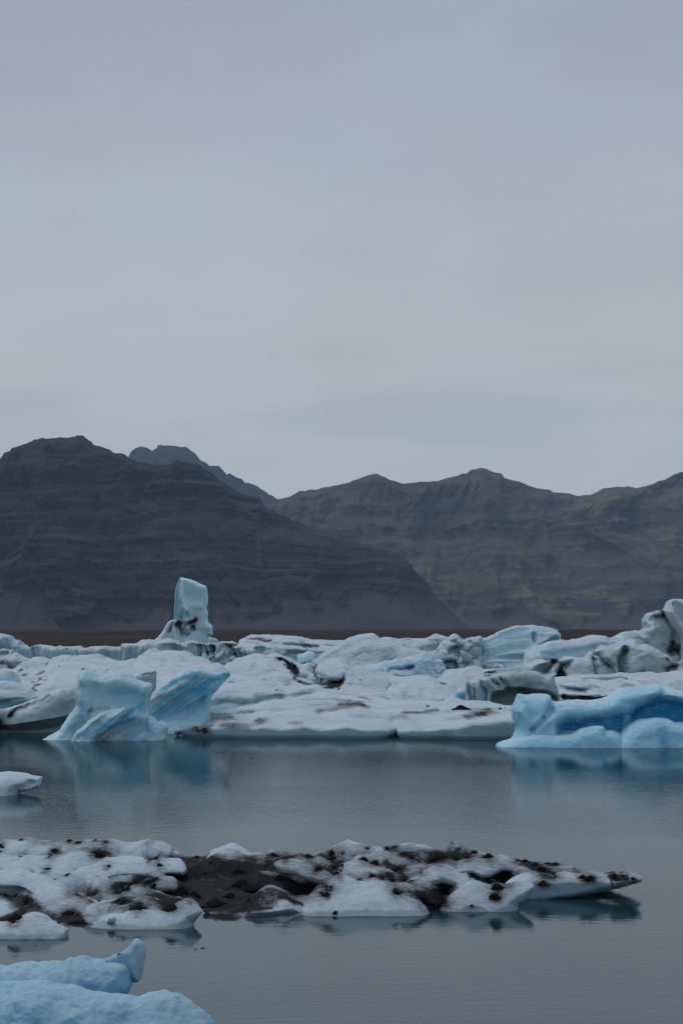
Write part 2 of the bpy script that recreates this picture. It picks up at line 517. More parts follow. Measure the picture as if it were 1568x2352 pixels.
def mountain(name, label, sky_px, d_base, d_crest, mat, seed, cols, rows, period, cliff, gully, talus_h, dip=0.0, y_foot=1449.5, jag=1.0, fan=1.0):
    """one flank rising from the plain to a traced skyline, with terraced basalt layers, gullies and talus fans"""
    P = sky_px[np.argsort(sky_px[:, 0], kind='stable')]
    xd = np.linspace(P[0, 0], P[-1, 0], cols)
    yd = np.interp(xd, P[:, 0], P[:, 1])
    yd = yd + jag * fbm(xd / 14, xd * 0, xd * 0 + seed, 4, seed) * 1.6
    crest = on_plane(np.stack([xd, yd], 1), d_crest)
    foot = on_plane(np.stack([xd, np.full(cols, y_foot)], 1), d_base)
    tv = np.linspace(0, 1, rows)
    X = foot[:, :1] + (crest[:, :1] - foot[:, :1]) * tv
    z0 = -4.0
    Z = z0 + (np.maximum(crest[:, 1:2], z0 + 2) - z0) * tv ** 1.0
    rise = Z - z0
    top = crest[:, 1:2] - z0
    # gentle at the foot, steeper above
    prof = np.where(tv[None, :] < 1, tv[None, :] ** .82, 1) + 0 * X
    Y = d_base + (d_crest - d_base) * prof
    A = X / 1000.0
    edge = sstep(tv, 0, .06) * (1 - sstep(tv, .93, 1.0))
    # talus fans
    fanh = talus_h * (1.0 + .75 * fbm(A * 7, A * 0 + 1, A * 0, 3, seed + 11) + .35 * ridged(A * 16, A * 0, A * 0, 2, seed + 5))
    tal = 1 - sstep(rise / np.maximum(fanh, 1), .55, 1.25)
    rockm = (1 - tal) * edge
    wob = 34 * fbm(A * 3.2, Z / 300, A * 0, 5, seed + 1) + dip * X
    off = 0
    for k, (per, amp) in enumerate(((period, 1.0), (period * .43, .45), (period * .19, .15))):
        ph = (Z + wob + 40 * k) / per
        fr = ph - np.floor(ph)
        var = .55 + .6 * vnoise(np.floor(ph) * 3.7, A * 8.5, A * 0 + k, seed + 30 + k)
        off = off + amp * np.clip(var, .1, 1.4) * (fr - sstep(fr, .55, .95)) * cliff
    g = ridged(A * 5.0 + .4 * fbm(A * 3, Z / 200, A * 0, 2, seed), Z / 900, A * 0, 4, seed + 2)
    g2 = fbm(A * 22, Z / 70, A * 0 + 2, 4, seed + 8)
    Y = Y - rockm * (off + gully * g + gully * .22 * g2)
    Y = Y - tal * edge * fan * gully * .25 * ridged(A * 14, A * 0 + rise / 400, A * 0, 2, seed + 5)
    # behind the crest the ground falls away again
    xb = np.stack([crest[:, 0], np.full(cols, d_crest + 500.0), crest[:, 1] * .55], 1)
    xc = np.stack([crest[:, 0], np.full(cols, d_crest + 1100.0), np.full(cols, z0)], 1)
    XYZ = np.stack([X, Y, Z], 2)
    XYZ = np.concatenate([XYZ, xb[:, None, :], xc[:, None, :]], 1)
    paint = np.zeros((cols, rows + 2, 4)); paint[..., 3] = 1
    paint[:, :rows, 0] = tal
    paint[:, :rows, 1] = np.clip(.5 + fbm(A * 4, Z / 250, A * 0 + 9, 3, seed + 21), 0, 1)
    ob = mesh_obj(name, XYZ.reshape(-1, 3), grid_quads(cols, rows + 2), mat, paint=paint.reshape(-1, 4), origin=(float(X.mean()), d_base, 0.0))
    return tag(ob, label, None, kind='structure')


M_MT_L = mountain_material('basalt_near', (.009, .009, .016), (.053, .043, .050), (.070, .064, .040), (.070, .058, .064), 1.0, .65)
M_MT_R = mountain_material('basalt_mossy', (.042, .039, .040), (.100, .086, .073), (.158, .143, .088), (.084, .073, .069), 1.2, .95)
M_MT_B = mountain_material('basalt_far', (.034, .036, .044), (.050, .050, .056), (.060, .062, .056), (.045, .045, .050), 1.6, .4)

left_sky = np.vstack([v(14, (-420, 380), (-260, 330), (-160, 262), (-80, 236), (0, 208), (14, 190), (18, 180), (48, 172), (52, 160), (90, 150), (140, 130), (150, 122), (170, 118), (230, 115), (300, 112),
                        (338, 109), (345, 104), (372, 105), (388, 118), (414, 136), (418, 146), (440, 152), (475, 158), (498, 166), (504, 176), (522, 181), (550, 182), (562, 190), (600, 214), (640, 225), (700, 240),
                        (750, 232), (782, 224), (790, 214), (830, 220), (890, 235), (940, 268), (1000, 310), (1045, 340), (1090, 370), (1150, 378), (1168, 382), (1176, 410), (1250, 455), (1350, 495), (1430, 525), (1480, 540)),
                      v(15, (0, 545), (60, 565), (150, 590), (230, 610), (300, 635), (330, 655), (360, 700), (400, 740), (430, 770), (440, 800), (460, 830), (500, 860), (550, 910), (600, 955), (625, 978))])
mountain('mountain', 'dark terraced basalt mountain on the left above the plain', left_sky, 5000, 5900, M_MT_L, 3, 640, 260, 62, 85, 130, 75)
back_sky = v(14, (380, 330), (480, 250), (575, 205), (585, 180), (605, 166), (632, 155), (660, 158), (675, 170), (686, 176), (690, 164), (702, 164), (708, 150), (730, 147), (790, 152), (830, 155), (870, 185), (920, 225), (945, 243),
             (962, 240), (985, 246), (1005, 262), (1016, 277), (1028, 272), (1045, 282), (1060, 292), (1085, 298), (1096, 312), (1150, 332), (1210, 368), (1260, 400), (1330, 450), (1450, 560), (1560, 700))
mountain('distant_peak', 'hazy blue jagged peak behind the left mountain', back_sky, 11000, 12200, M_MT_B, 17, 300, 120, 90, 40, 150, 60, jag=1.3)
right_sky = np.vstack([v(14, (900, 470), (1000, 450), (1100, 425), (1180, 402), (1260, 385), (1300, 378), (1345, 352), (1420, 345), (1500, 330)),
                       v(15, (0, 328), (80, 310), (140, 288), (165, 280), (190, 274), (205, 277), (220, 286), (260, 303), (310, 319), (350, 315), (400, 312), (470, 305), (490, 298), (540, 290), (575, 278), (584, 274), (592, 279), (620, 258), (655, 250),
                         (690, 253), (704, 262), (730, 270), (756, 276), (764, 290), (800, 304), (830, 309), (880, 330), (930, 341), (970, 346), (990, 359), (1020, 357), (1040, 362), (1060, 364), (1100, 375), (1150, 368), (1210, 342), (1270, 335), (1320, 330), (1360, 340),
                         (1400, 330), (1470, 305), (1515, 288), (1525, 279), (1550, 270), (1600, 262), (1750, 240), (1900, 260), (2050, 330))])
mountain('mountain_range', 'greenish brown mountain range on the right with sloping rock layers', right_sky, 7200, 9000, M_MT_R, 41, 580, 210, 80, 62, 170, 60, dip=-.10, jag=.7)

M_FALL = NB('white_stream')
M_FALL.principled((.26, .28, .30), .6)
M_FALL = M_FALL.m


def waterfall(label, pts, width, dist):
    P = on_plane(pts, dist)
    w = width / 2
    V, n = [], len(P)
    for i, (x, z) in enumerate(P):
        ww = w * (.6 + .8 * abs(math.sin(i * 2.3)))
        for sx, sy in ((-1, 0), (0, -1), (1, 0), (0, 1)):
            V.append((x + sx * ww, dist + sy * ww, z))
    Q = []
    for i in range(n - 1):
        for k in range(4):
            a, b_ = i * 4 + k, i * 4 + (k + 1) % 4
            Q.append((a, b_, b_ + 4, a + 4))
    ob = mesh_obj('waterfall', np.array(V), np.array(Q), M_FALL, origin=(float(P[-1, 0]), dist, float(P[-1, 1])))
    return tag(ob, label, 'waterfall')


waterfall('thin white waterfall in the gully left of the mossy slopes', v(15, (407, 650), (403, 660), (402, 672)), 2.6, 7560)
waterfall('short white cascade lowest in the mountain gully', v(15, (437, 734), (436, 741), (441, 765), (440, 776)), 2.6, 7330)
waterfall('small white stream beside the shoulder of the dark mountain', v(15, (367, 690), (363, 698), (362, 706)), 2.6, 7480)


# ------------------------------------------------------------------ icebergs
def paint_masks(V, N, paints, dw, lean, snow, level=None, lift=None):
    P = np.zeros((len(V), 4)); P[:, 3] = 1
    s = dw / FOC
    lo, hi, amt = snow
    P[:, 2] = amt * sstep(N[:, 2], lo, hi)
    wf = 1 / (16 * s)
    dU = 4.5 * s * fbm(V[:, 0] * wf, V[:, 1] * wf * .3, V[:, 2] * wf, 3, 61)
    dW = 3.0 * s * fbm(V[:, 0] * wf, V[:, 1] * wf * .3, V[:, 2] * wf + 9, 3, 67)
    for pt in paints:
        ch, mode, pts, w, a = pt[:5]
        c = 'dbs'.index(ch)
        if ch == 'd' and mode == 's' and level is None: w = w * (.72 if dw < 200 else .6); a = a * (.9 if dw < 200 else .72)
        if level is None:
            q = on_plane(pts, dw, lean); U, W = V[:, 0] + dU, V[:, 2] + dW
        else:
            kk = EYE / dw
            q = lift(pts); q = np.stack([q[:, 0], q[:, 1] * kk + q[:, 2]], 1); U, W = V[:, 0] + dU, V[:, 1] * kk + V[:, 2] + dW
        if mode == 's':
            d = seg_dist(U, W, q) if len(q) > 1 else np.hypot(U - q[0, 0], W - q[0, 1])
            m = np.exp(-(d / (w * s)) ** 2)
        elif mode == 'e':      # elongated spot: one point, (wx, wy) in units of the view
            m = np.exp(-((U - q[0, 0]) / (w[0] * s)) ** 2 - ((W - q[0, 1]) / (w[1] * s)) ** 2)
        else:
            m = sstep(poly_sd(U, W, q), -w * s, w * s)
        if c == 2 and a < 0:
            P[:, 2] *= 1 - m * -a
        else:
            P[:, c] = np.maximum(P[:, c], 0) + m * a * (1 if a < 0 else 1)
    P[:, :3] = np.clip(P[:, :3], 0, 1.4)
    return P


def lump(o, off=0.0, lean=.3, tf=1.0, tb=2.0, R=1.0, p=2.0, feats=(), base=True, n=4, part=None, paints=None, noise=None):
    return dict(part=part, paints=paints, noise=noise, o=o, off=off, lean=lean, tf=tf, tb=tb, R=R, p=p, feats=feats, base=base, n=n)


def berg(name, label, mat, dw, lumps, paints=(), noise=((.10, .8),), snow=(.45, .85, .9), px=1.7, smooth_k=.15, zmin=-.35, seed=1, cat='iceberg', group=None, max_cells=5.0e6, parent=None, ref=None, body='main_block', wet=0.0):
    sub = [lp for lp in lumps if lp['part']] if parent is None else []
    ref = ref or lumps[0]
    if sub: lumps = [lp for lp in lumps if not lp['part']]
    s = dw / FOC
    c = px * 1.85 * s
    L = []
    for lp in lumps:
        o = dense(lp['o'], lp['n']) if lp['n'] > 1 else lp['o']
        q = on_plane(o, dw + lp['off'], lp['lean'])
        if lp['base']:
            zb = -3.0 - 2 * lp['R']
            q = np.vstack([q, [(q[-1, 0], zb), (q[0, 0], zb)]])
        L.append((lp, q))
    x0 = min(q[:, 0].min() for _, q in L) - 3 * c; x1 = max(q[:, 0].max() for _, q in L) + 3 * c
    z1 = max(q[:, 1].max() for _, q in L) + 3 * c
    xs = np.arange(x0, x1, c); zs = np.arange(zmin, z1, c)
    G = []
    ymin, ymax = 1e9, -1e9
    for lp, q in L:
        X, Z = np.meshgrid(xs, zs, indexing='ij')
        g = poly_sd(X, Z, q)
        t = np.clip(g / lp['R'], 0, 1)
        sh = np.where(g >= 0, (1 - (1 - t) ** lp['p']) ** (1 / lp['p']), g / lp['R'] * 2.5)
        yc = dw + lp['off'] + lp['lean'] * Z
        sft = 0
        for ft in lp['feats']:
            if ft[0] == 'r':
                pq = on_plane(ft[1], dw + lp['off'], lp['lean'])
                d = seg_dist(X, Z, pq) if len(pq) > 1 else np.hypot(X - pq[0, 0], Z - pq[0, 1])
                sft = sft + ft[3] * np.exp(-(d / (ft[2] * s)) ** 2)
            elif ft[0] == 'f':
                pq = on_plane(ft[1], dw + lp['off'], lp['lean'])
                sft = sft + ft[3] * sstep(poly_sd(X, Z, pq), -ft[2] * s, ft[2] * s)
            elif ft[0] == 'w':
                a = math.radians(ft[1])
                u = (-math.sin(a) * X + math.cos(a) * Z) / (ft[2] * s)
                al = (math.cos(a) * X + math.sin(a) * Z) / (ft[2] * s)
                u = u + .5 * fbm(al * .25, u * .4, u * 0, 2, seed + 4)
                wv = vnoise(u * 2, al * .12, u * 0 + 3, seed + 6) * .7 + .5 * vnoise(u * 4.3, al * .2, u * 0, seed + 7)
                if len(ft) > 4:
                    pq = on_plane(ft[4], dw + lp['off'], lp['lean'])
                    wv = wv * sstep(poly_sd(X, Z, pq), -ft[5] * s, ft[5] * s)
                sft = sft + ft[3] * wv
            elif ft[0] == 'v':       # broken facets: (size px, amp)
                rr = np.random.default_rng(seed + 50)
                n_f = ft[3] if len(ft) > 3 else 14
                cx = rr.uniform(x0, x1, n_f); cz = rr.uniform(0, z1, n_f)
                cy = rr.uniform(-1, 1, n_f); gx = rr.normal(0, 1, n_f); gz = rr.normal(0, 1, n_f)
                wx = X + ft[1] * s * .5 * fbm(X / (ft[1] * s), Z / (ft[1] * s), X * 0, 2, seed)
                dd = np.stack([np.hypot(wx - a_, Z - b_) for a_, b_ in zip(cx, cz)], 0)
                k1 = dd.argmin(0)
                ds = np.sort(dd, 0)
                crack = np.exp(-((ds[1] - ds[0]) / (ft[1] * s * .32)) ** 2)
                sft = sft + ft[2] * (cy[k1] + .25 * (gx[k1] * (X - cx[k1]) + gz[k1] * (Z - cz[k1])) / (ft[1] * s)) - ft[2] * .4 * crack
        yf = yc - lp['tf'] * sh - np.where(g > 0, sft * sstep(g, 0, lp['R'] * .6), 0)
        yb = yc + lp['tb'] * sh
        G.append((yf, yb, lp['lean']))
        m = g > 0
        if m.any():
            ymin = min(ymin, yf[m].min()); ymax = max(ymax, yb[m].max())
    lean_max = max(lp['lean'] for lp, _ in L)
    cy = c * max(1.3, .8 * lean_max)
    n_est = len(xs) * len(zs) * (ymax - ymin + 6 * cy) / cy
    if n_est > max_cells:
        cy *= n_est / max_cells
    ys = np.arange(ymin - 3 * cy, ymax + 3 * cy, cy)
    Fd = None
    Yg = ys[None, :, None].astype(np.float32)
    for yf, yb, lean in G:
        f = np.maximum(yf[:, None, :].astype(np.float32) - Yg, Yg - yb[:, None, :].astype(np.float32)) / math.sqrt(1 + lean * lean)
        if Fd is None:
            Fd = f
        else:
            h = np.clip(.5 + .5 * (Fd - f) / smooth_k, 0, 1)
            Fd = Fd * (1 - h) + f * h - smooth_k * h * (1 - h)
    V, Q = surface_nets(Fd, xs, ys, zs)
    # even the surface a little, then add relief along the normals
    N = vert_normals(V, Q)
    for amp, fr, *rd in noise:
        if rd:      # crisp creases
            V = V + N * (amp * (ridged(V[:, 0] * fr + seed, V[:, 1] * fr * .6, V[:, 2] * fr * 1.5, 3, seed + 9) - .35))[:, None]
            continue
        dsp = amp * fbm(V[:, 0] * fr + seed * 3.1, V[:, 1] * fr * .8, V[:, 2] * fr * 1.3, 4, seed)
        V = V + N * dsp[:, None]
    N = vert_normals(V, Q)
    P = paint_masks(V, N, paints, dw + ref['off'], ref['lean'], snow)
    if wet: P[:, 2] *= .25 + .75 * sstep(V[:, 2] + .03 * fbm(V[:, 0] * 3, V[:, 1], V[:, 0] * 0, 3, seed), .01, wet)     # the lapped band above the water keeps no white crust
    root = parent
    if sub:
        root = bpy.data.objects.new(name, None)
        root.location = (float((V[:, 0].min() + V[:, 0].max()) / 2), float((V[:, 1].min() + V[:, 1].max()) / 2), 0.0)
        root.empty_display_size = 1.0
        COL.objects.link(root)
    ob = mesh_obj(body if sub else name, V, Q, mat, paint=P, parent=root)
    for k_, lp in enumerate(sub):        # pieces with a look of their own become parts
        berg(lp['part'], None, mat, dw, [lp], paints if lp['paints'] is None else lp['paints'], noise if lp['noise'] is None else lp['noise'], snow, px, smooth_k, zmin, seed + 100 + k_, None, None, max_cells, parent=root, ref=ref)
    return tag(root if sub else ob, label, cat, group)


# -- sculpted pale berg with diagonal blue bands, left of the open water
o = v(1, (285, 842), (340, 812), (392, 776), (455, 705), (498, 642), (512, 615), (500, 578), (497, 480), (505, 415), (530, 380), (570, 375), (625, 400), (690, 412), (760, 403), (820, 400), (865, 418), (900, 445),
      (945, 465), (985, 472), (1000, 490), (985, 530), (962, 575), (970, 620), (965, 655), (985, 690), (1010, 720), (1018, 800), (1020, 850))
foot = v(1, (960, 860), (975, 700), (1000, 690), (1035, 722), (1080, 735), (1102, 750), (1095, 800), (1085, 850))
fold = v(1, (470, 850), (500, 800), (560, 735), (610, 690), (660, 660), (720, 640), (790, 625), (838, 618), (840, 660), (815, 700), (760, 760), (640, 850))
berg('iceberg', 'sculpted pale berg with flared foot and diagonal blue bands, left of open water', M_TEAL, 104.0,
     [lump(o, .9, .22, 1.1, 2.2, .9, 2.0, feats=[
         ('r', v(1, (520, 420), (545, 500), (560, 560), (600, 640)), 26, .75),
         ('r', v(1, (600, 520), (615, 600), (590, 680), (520, 770)), 24, -.85),
         ('f', v(1, (640, 470), (940, 480), (940, 560), (840, 610), (640, 620)), 36, -.75),
         ('r', v(1, (620, 420), (760, 440), (900, 470)), 28, .3),
         ('w', 33, 40, .62, v(1, (560, 850), (850, 640), (970, 560), (1010, 700), (1010, 850)), 25),
     ]),
      lump(fold, -.55, .3, .6, 1.8, .45, part='folded_lip', feats=[('w', 36, 26, .22)]),
      lump(foot, .2, .35, .5, 1.2, .5)],
     paints=[('d', 's', v(1, (600, 650), (640, 640), (690, 632), (720, 630)), 9, .30), ('d', 's', v(1, (612, 640), (600, 680)), 9, .2), ('d', 's', v(1, (620, 560), (615, 640)), 6, .2),
             ('b', 's', v(1, (850, 680), (900, 640), (955, 600)), 9, .85), ('b', 's', v(1, (600, 800), (700, 760), (800, 730), (900, 690)), 6, .65),
             ('b', 's', v(1, (700, 730), (760, 700), (800, 690)), 7, .5), ('b', 's', v(1, (980, 760), (900, 800), (860, 830)), 16, .35), ('b', 'f', v(1, (760, 500), (970, 500), (950, 590), (840, 610), (700, 600)), 14, .35),
             ('b', 'f', v(1, (505, 560), (580, 560), (600, 650), (540, 680)), 12, .3), ('b', 's', v(1, (530, 400), (700, 430)), 12, .15)],
     noise=((.02, 1.3, 1), (.10, .6), (.04, 2.2), (.014, 6.5)), snow=(.5, .95, .55), px=1.3, smooth_k=.22, seed=3)

# -- blue curling berg with the snow slope on its back
o = v(1, (960, 830), (965, 620), (990, 545), (1060, 480), (1150, 420), (1240, 375), (1290, 360), (1330, 372), (1400, 392), (1460, 400), (1505, 405), (1506, 420), (1480, 452), (1440, 500), (1403, 550), (1387, 600), (1390, 680), (1400, 830))
sn = v(1, (850, 420), (905, 322), (930, 290), (985, 238), (1020, 262), (1075, 252), (1160, 256), (1215, 262), (1260, 290), (1330, 305), (1395, 335), (1440, 335), (1475, 368), (1500, 400), (1470, 470), (1300, 560), (1000, 560))
berg('iceberg', 'deep blue curling berg with ribbed hollow face under a snow slope', M_TEAL, 110.5,
     [lump(o, 1.2, .1, .9, 3.0, .8, feats=[
         ('f', v(1, (1010, 720), (1060, 560), (1230, 440), (1400, 430), (1470, 420), (1400, 540), (1370, 650), (1250, 700)), 60, -.75),
         ('w', 34, 30, .40, v(1, (970, 640), (1000, 540), (1250, 380), (1400, 400), (1360, 640), (1100, 720)), 30),
         ('r', v(1, (1000, 560), (1120, 520), (1200, 470)), 10, .25), ('f', v(1, (980, 735), (1100, 715), (1390, 680), (1390, 860), (980, 860)), 22, .8)]),
      lump(sn, 2.5, 6.0, 1.5, 8.0, .5, base=False, part='snow_slope', paints=[('s', 'f', v(1, (100, 0), (1900, 0), (1900, 900), (100, 900)), 4, 1.1), ('d', 'e', v(1, (1100, 318)), (7, 2), .5)])],
     paints=[('b', 'f', v(1, (990, 700), (1060, 590), (1200, 520), (1290, 440), (1400, 440), (1490, 420), (1400, 545), (1385, 670), (1250, 700), (1100, 720)), 30, .34),
             ('b', 's', v(1, (1310, 520), (1350, 540), (1390, 545)), 22, .5), ('b', 's', v(1, (1030, 690), (1120, 640), (1200, 600)), 20, .35),
             ('b', 's', v(1, (1040, 540), (1150, 465), (1270, 395)), 5, .75), ('b', 's', v(1, (1120, 530), (1220, 490), (1300, 420)), 6, .5), ('b', 's', v(1, (1350, 480), (1440, 430), (1500, 408)), 10, .6),
             ('s', 's', v(1, (1000, 565), (1110, 530), (1210, 480), (1250, 440)), 7, .7), ('s', 'f', v(1, (1120, 735), (1200, 690), (1380, 670), (1390, 740), (1100, 760)), 30, .30),
             ('d', 's', v(1, (1490, 410), (1505, 412)), 7, .5), ('s', 'f', v(1, (880, 420), (985, 225), (1270, 270), (1480, 360), (1450, 385), (1290, 355), (1180, 400), (1060, 470), (980, 540)), 8, .8)],
     noise=((.02, 1.1, 1), (.10, .5), (.05, 2.0)), snow=(.55, .95, .30), px=1.4, smooth_k=.3, seed=5)

# -- grey berg with dirty left end and dark undercut
o = v(1, (-90, 840), (-90, 670), (0, 650), (60, 636), (112, 624), (190, 605), (270, 565), (330, 530), (400, 500), (460, 488), (520, 478), (580, 500), (590, 640), (560, 840))
berg('iceberg', 'grey berg with sloping back, black dirty end and dark undercut at the left edge', M_GREY, 110.0,
     [lump(o, 1.2, .35, 1.2, 3.0, .8, feats=[
         ('f', v(1, (-120, 780), (0, 775), (120, 765), (250, 748), (380, 725), (470, 700), (600, 660), (600, 900), (-120, 900)), 12, -1.6),
         ('r', v(1, (110, 640), (95, 690), (60, 740)), 14, -.35), ('r', v(1, (330, 560), (380, 600), (450, 620)), 40, -.35), ('r', v(1, (180, 640), (300, 620), (420, 560)), 22, .2)])],
     paints=[('d', 'f', v(1, (75, 690), (85, 645), (115, 625), (195, 605), (180, 625), (130, 640), (100, 685)), 6, .95), ('d', 'f', v(1, (-60, 660), (30, 650), (40, 700), (10, 760), (-60, 780)), 18, .75),
             ('d', 's', v(1, (20, 740), (60, 760)), 12, .4), ('d', 's', v(1, (200, 606), (280, 575), (330, 545)), 8, .45), ('b', 'f', v(1, (230, 700), (480, 600), (480, 700), (300, 740)), 20, .2), ('s', 'f', v(1, (40, 700), (100, 690), (90, 740), (50, 760)), 8, .7),
             ('s', 's', v(1, (130, 740), (300, 720), (440, 690)), 10, .35)],
     noise=((.12, .6), (.03, 2.5)), snow=(.5, .9, .6), px=1.6, seed=7)

# -- small grey fin behind the sculpted berg
o = v(1, (870, 640), (850, 440), (880, 420), (930, 410), (965, 403), (1000, 394), (1028, 389), (1031, 420), (1030, 500), (1005, 540), (985, 600), (990, 640))
berg('iceberg', 'small grey upright fin of ice peeking out behind the sculpted berg', M_GREY, 108.0,
     [lump(o, .4, .1, .5, .8, .35, feats=[('f', v(1, (900, 450), (1000, 420), (1015, 500), (960, 560), (900, 540)), 16, -.25)])],
     paints=[('d', 's', v(1, (955, 408), (1000, 400), (1020, 392)), 6, .8)], noise=((.04, 1.0),), snow=(.6, .95, .5), px=1.3, seed=9)

# -- pale teal rounded berg at the left edge
oa = v(1, (-80, 690), (-80, 385), (0, 376), (70, 378), (100, 395), (118, 425), (132, 458), (130, 690))
ob_ = v(1, (-80, 690), (-80, 452), (0, 448), (60, 447), (130, 460), (200, 498), (238, 528), (282, 545), (286, 560), (250, 592), (250, 690))
berg('iceberg', 'rounded pale teal berg with horizontal ledges at the left edge', M_TEAL, 138.0,
     [lump(ob_, .8, .5, 1.2, 3, .8, feats=[('w', 3, 36, .55), ('r', v(1, (0, 570), (120, 575), (230, 560)), 12, .4), ('f', v(1, (-80, 590), (250, 590), (250, 720), (-80, 720)), 14, -.5)]),
      lump(oa, 3.5, .3, 1.0, 3, .7, part='upper_block')],
     paints=[('b', 'f', v(1, (-80, 530), (60, 515), (200, 520), (250, 560), (100, 570), (-80, 570)), 14, .35), ('b', 'f', v(1, (-60, 400), (90, 400), (120, 450), (-60, 445)), 12, .35), ('b', 's', v(1, (-40, 600), (150, 590)), 10, .3)],
     noise=((.10, .5), (.03, 2.0)), snow=(.35, .8, .75), px=1.6, smooth_k=.12, seed=11)

# -- snowfield behind the left bergs
o = v(1, (-80, 640), (-60, 400), (40, 390), (110, 372), (160, 345), (215, 315), (262, 307), (300, 320), (345, 320), (365, 300), (405, 284), (425, 277), (445, 292), (480, 293), (488, 305), (520, 298), (590, 290), (640, 292), (680, 312),
      (730, 325), (800, 335), (860, 330), (920, 318), (1000, 330), (1100, 350), (1200, 380), (1250, 640))
berg('snow_floe', 'wide white snowfield floe with grey dirt spots behind the left bergs', M_SNOW, 150.0,
     [lump(o, 2, 11.0, 3.0, 14, .5, feats=[('r', v(1, (300, 350), (340, 400), (300, 470)), 22, -2.2), ('r', v(1, (470, 310), (560, 380), (600, 460)), 40, 2.0), ('r', v(1, (400, 330), (420, 420)), 25, 1.5)])],
     paints=[('d', 'e', v(1, p), (a * .34786, b_ * .34786), .7) for p, a, b_ in (((185, 375), 18, 12), ((190, 408), 26, 6), ((345, 335), 14, 14), ((300, 392), 22, 14), ((286, 440), 12, 24), ((290, 465), 22, 9), ((358, 433), 18, 7), ((670, 385), 12, 8), ((243, 500), 14, 16), ((262, 515), 26, 7), ((750, 378), 10, 7), ((610, 360), 14, 7), ((470, 350), 10, 5))],
     noise=((.16, .28, 1), (.22, .16), (.10, .6), (.05, 1.6)), snow=(.1, .4, 1.1), px=1.6, seed=13, cat='ice floe')

# -- dirty snow knob at the left edge
o = v(1, (-80, 420), (-60, 262), (0, 250), (30, 240), (90, 237), (130, 255), (150, 280), (200, 300), (226, 318), (200, 335), (150, 342), (125, 360), (100, 420))
berg('iceberg', 'dirt speckled snowy knob at the left edge below the far ice wall', M_GREY, 194.0,
     [lump(o, 1.5, 1.2, 1.5, 4, .9, feats=[('v', 22, .5, 12)])],
     paints=[('d', 's', v(1, (-40, 262), (40, 270), (60, 262)), 7, .8), ('d', 's', v(1, (100, 250), (130, 268)), 6, .6), ('d', 's', v(1, (30, 320), (60, 335), (80, 375)), 10, .7), ('d', 's', v(1, (-40, 330), (10, 345)), 12, .6), ('d', 's', v(1, (170, 328), (220, 322)), 5, .6),
             ('s', 'f', v(1, (90, 290), (150, 285), (190, 310), (120, 335), (80, 320)), 8, .9)],
     noise=((.18, .5), (.06, 1.8)), snow=(.4, .8, .8), px=1.6, seed=15)

# -- far ice walls on the left
o = v(1, (-120, 330), (-110, 150), (-40, 142), (30, 146), (70, 160), (95, 186), (130, 188), (150, 210), (185, 232), (205, 250), (215, 330))
berg('iceberg', 'tall blue-green ice wall block highest at the far left edge', M_FAR, 376.0, [lump(o, 2, .15, 2, 8, 1.2, feats=[('w', 88, 40, 1.0)])],
     paints=[('b', 's', v(1, (20, 170), (15, 260)), 10, .5), ('b', 's', v(1, (110, 200), (100, 280)), 10, .3), ('d', 's', v(1, (190, 260), (195, 310)), 4, .3)], noise=((.25, .25), (.08, 1.0)), snow=(.5, .9, .8), px=1.5, seed=17)
o = v(1, (195, 340), (197, 236), (220, 222), (250, 214), (300, 220), (372, 226), (384, 214), (392, 213), (400, 222), (480, 225), (520, 222), (545, 236), (570, 238), (600, 230), (650, 228), (700, 222), (750, 230), (800, 228), (830, 238), (835, 340))
berg('iceberg', 'long straight grey-green ice wall at the far left in front of the plain', M_FAR, 368.0, [lump(o, 2, .12, 1.6, 9, .8, n=2, feats=[('w', 88, 46, .9), ('r', v(1, (235, 230), (240, 310)), 14, -1.6)])],
     paints=[('d', 's', v(1, (225, 240), (240, 300)), 9, .5), ('d', 's', v(1, (285, 235), (290, 280)), 4, .3), ('d', 's', v(1, (590, 240), (595, 300)), 3, .25), ('d', 's', v(1, (740, 322), (800, 330), (870, 324)), 4, .9)], noise=((.2, .25), (.06, 1.0)), snow=(.5, .9, .8), px=1.5, seed=19)
o = np.vstack([v(1, (800, 350), (803, 213), (850, 207), (900, 205), (930, 192), (1000, 190), (1050, 185), (1110, 182), (1150, 190), (1200, 206), (1235, 195), (1270, 190), (1300, 195), (1350, 203), (1400, 200), (1440, 205)), v(1, (1455, 215), (1440, 270), (1420, 350))])
berg('iceberg', 'broad crusted ice block with black crevices in front of the ice tower', M_FAR, 355.0, [lump(o, 2.5, .25, 2, 10, 1.2, feats=[('w', 82, 36, 1.2), ('r', v(1, (1320, 215), (1330, 300)), 7, -2), ('r', v(1, (1350, 220), (1372, 280)), 6, -2), ('r', v(1, (1400, 220), (1420, 270)), 6, -2), ('r', v(1, (1080, 230), (1150, 235), (1210, 250)), 8, -1.2), ('f', v(1, (830, 240), (930, 220), (900, 330), (830, 340)), 12, -1)])],
     paints=[('d', 's', v(1, (1318, 210), (1330, 250), (1332, 300)), 4, .85), ('d', 's', v(1, (1345, 218), (1372, 250), (1378, 285)), 4, .8), ('d', 's', v(1, (1395, 218), (1425, 255), (1385, 265)), 5, .8), ('d', 's', v(1, (1140, 225), (1210, 250)), 4, .5), ('d', 's', v(1, (1290, 270), (1300, 300)), 4, .4),
             ('d', 's', v(1, (950, 225), (1060, 210), (1130, 205)), 3, .35), ('d', 's', v(1, (945, 240), (920, 290)), 8, .35), ('d', 's', v(1, (1170, 195), (1200, 215)), 3, .5)],
     noise=((.28, .25), (.1, 1.0)), snow=(.35, .8, .9), px=1.4, seed=21)
o = np.vstack([v(2, (-45, 345), (-40, 300), (10, 270), (40, 210), (65, 193), (100, 198), (128, 192), (200, 200), (280, 208), (380, 216), (450, 225), (560, 235), (640, 238), (700, 236), (760, 240), (800, 250), (800, 350))])
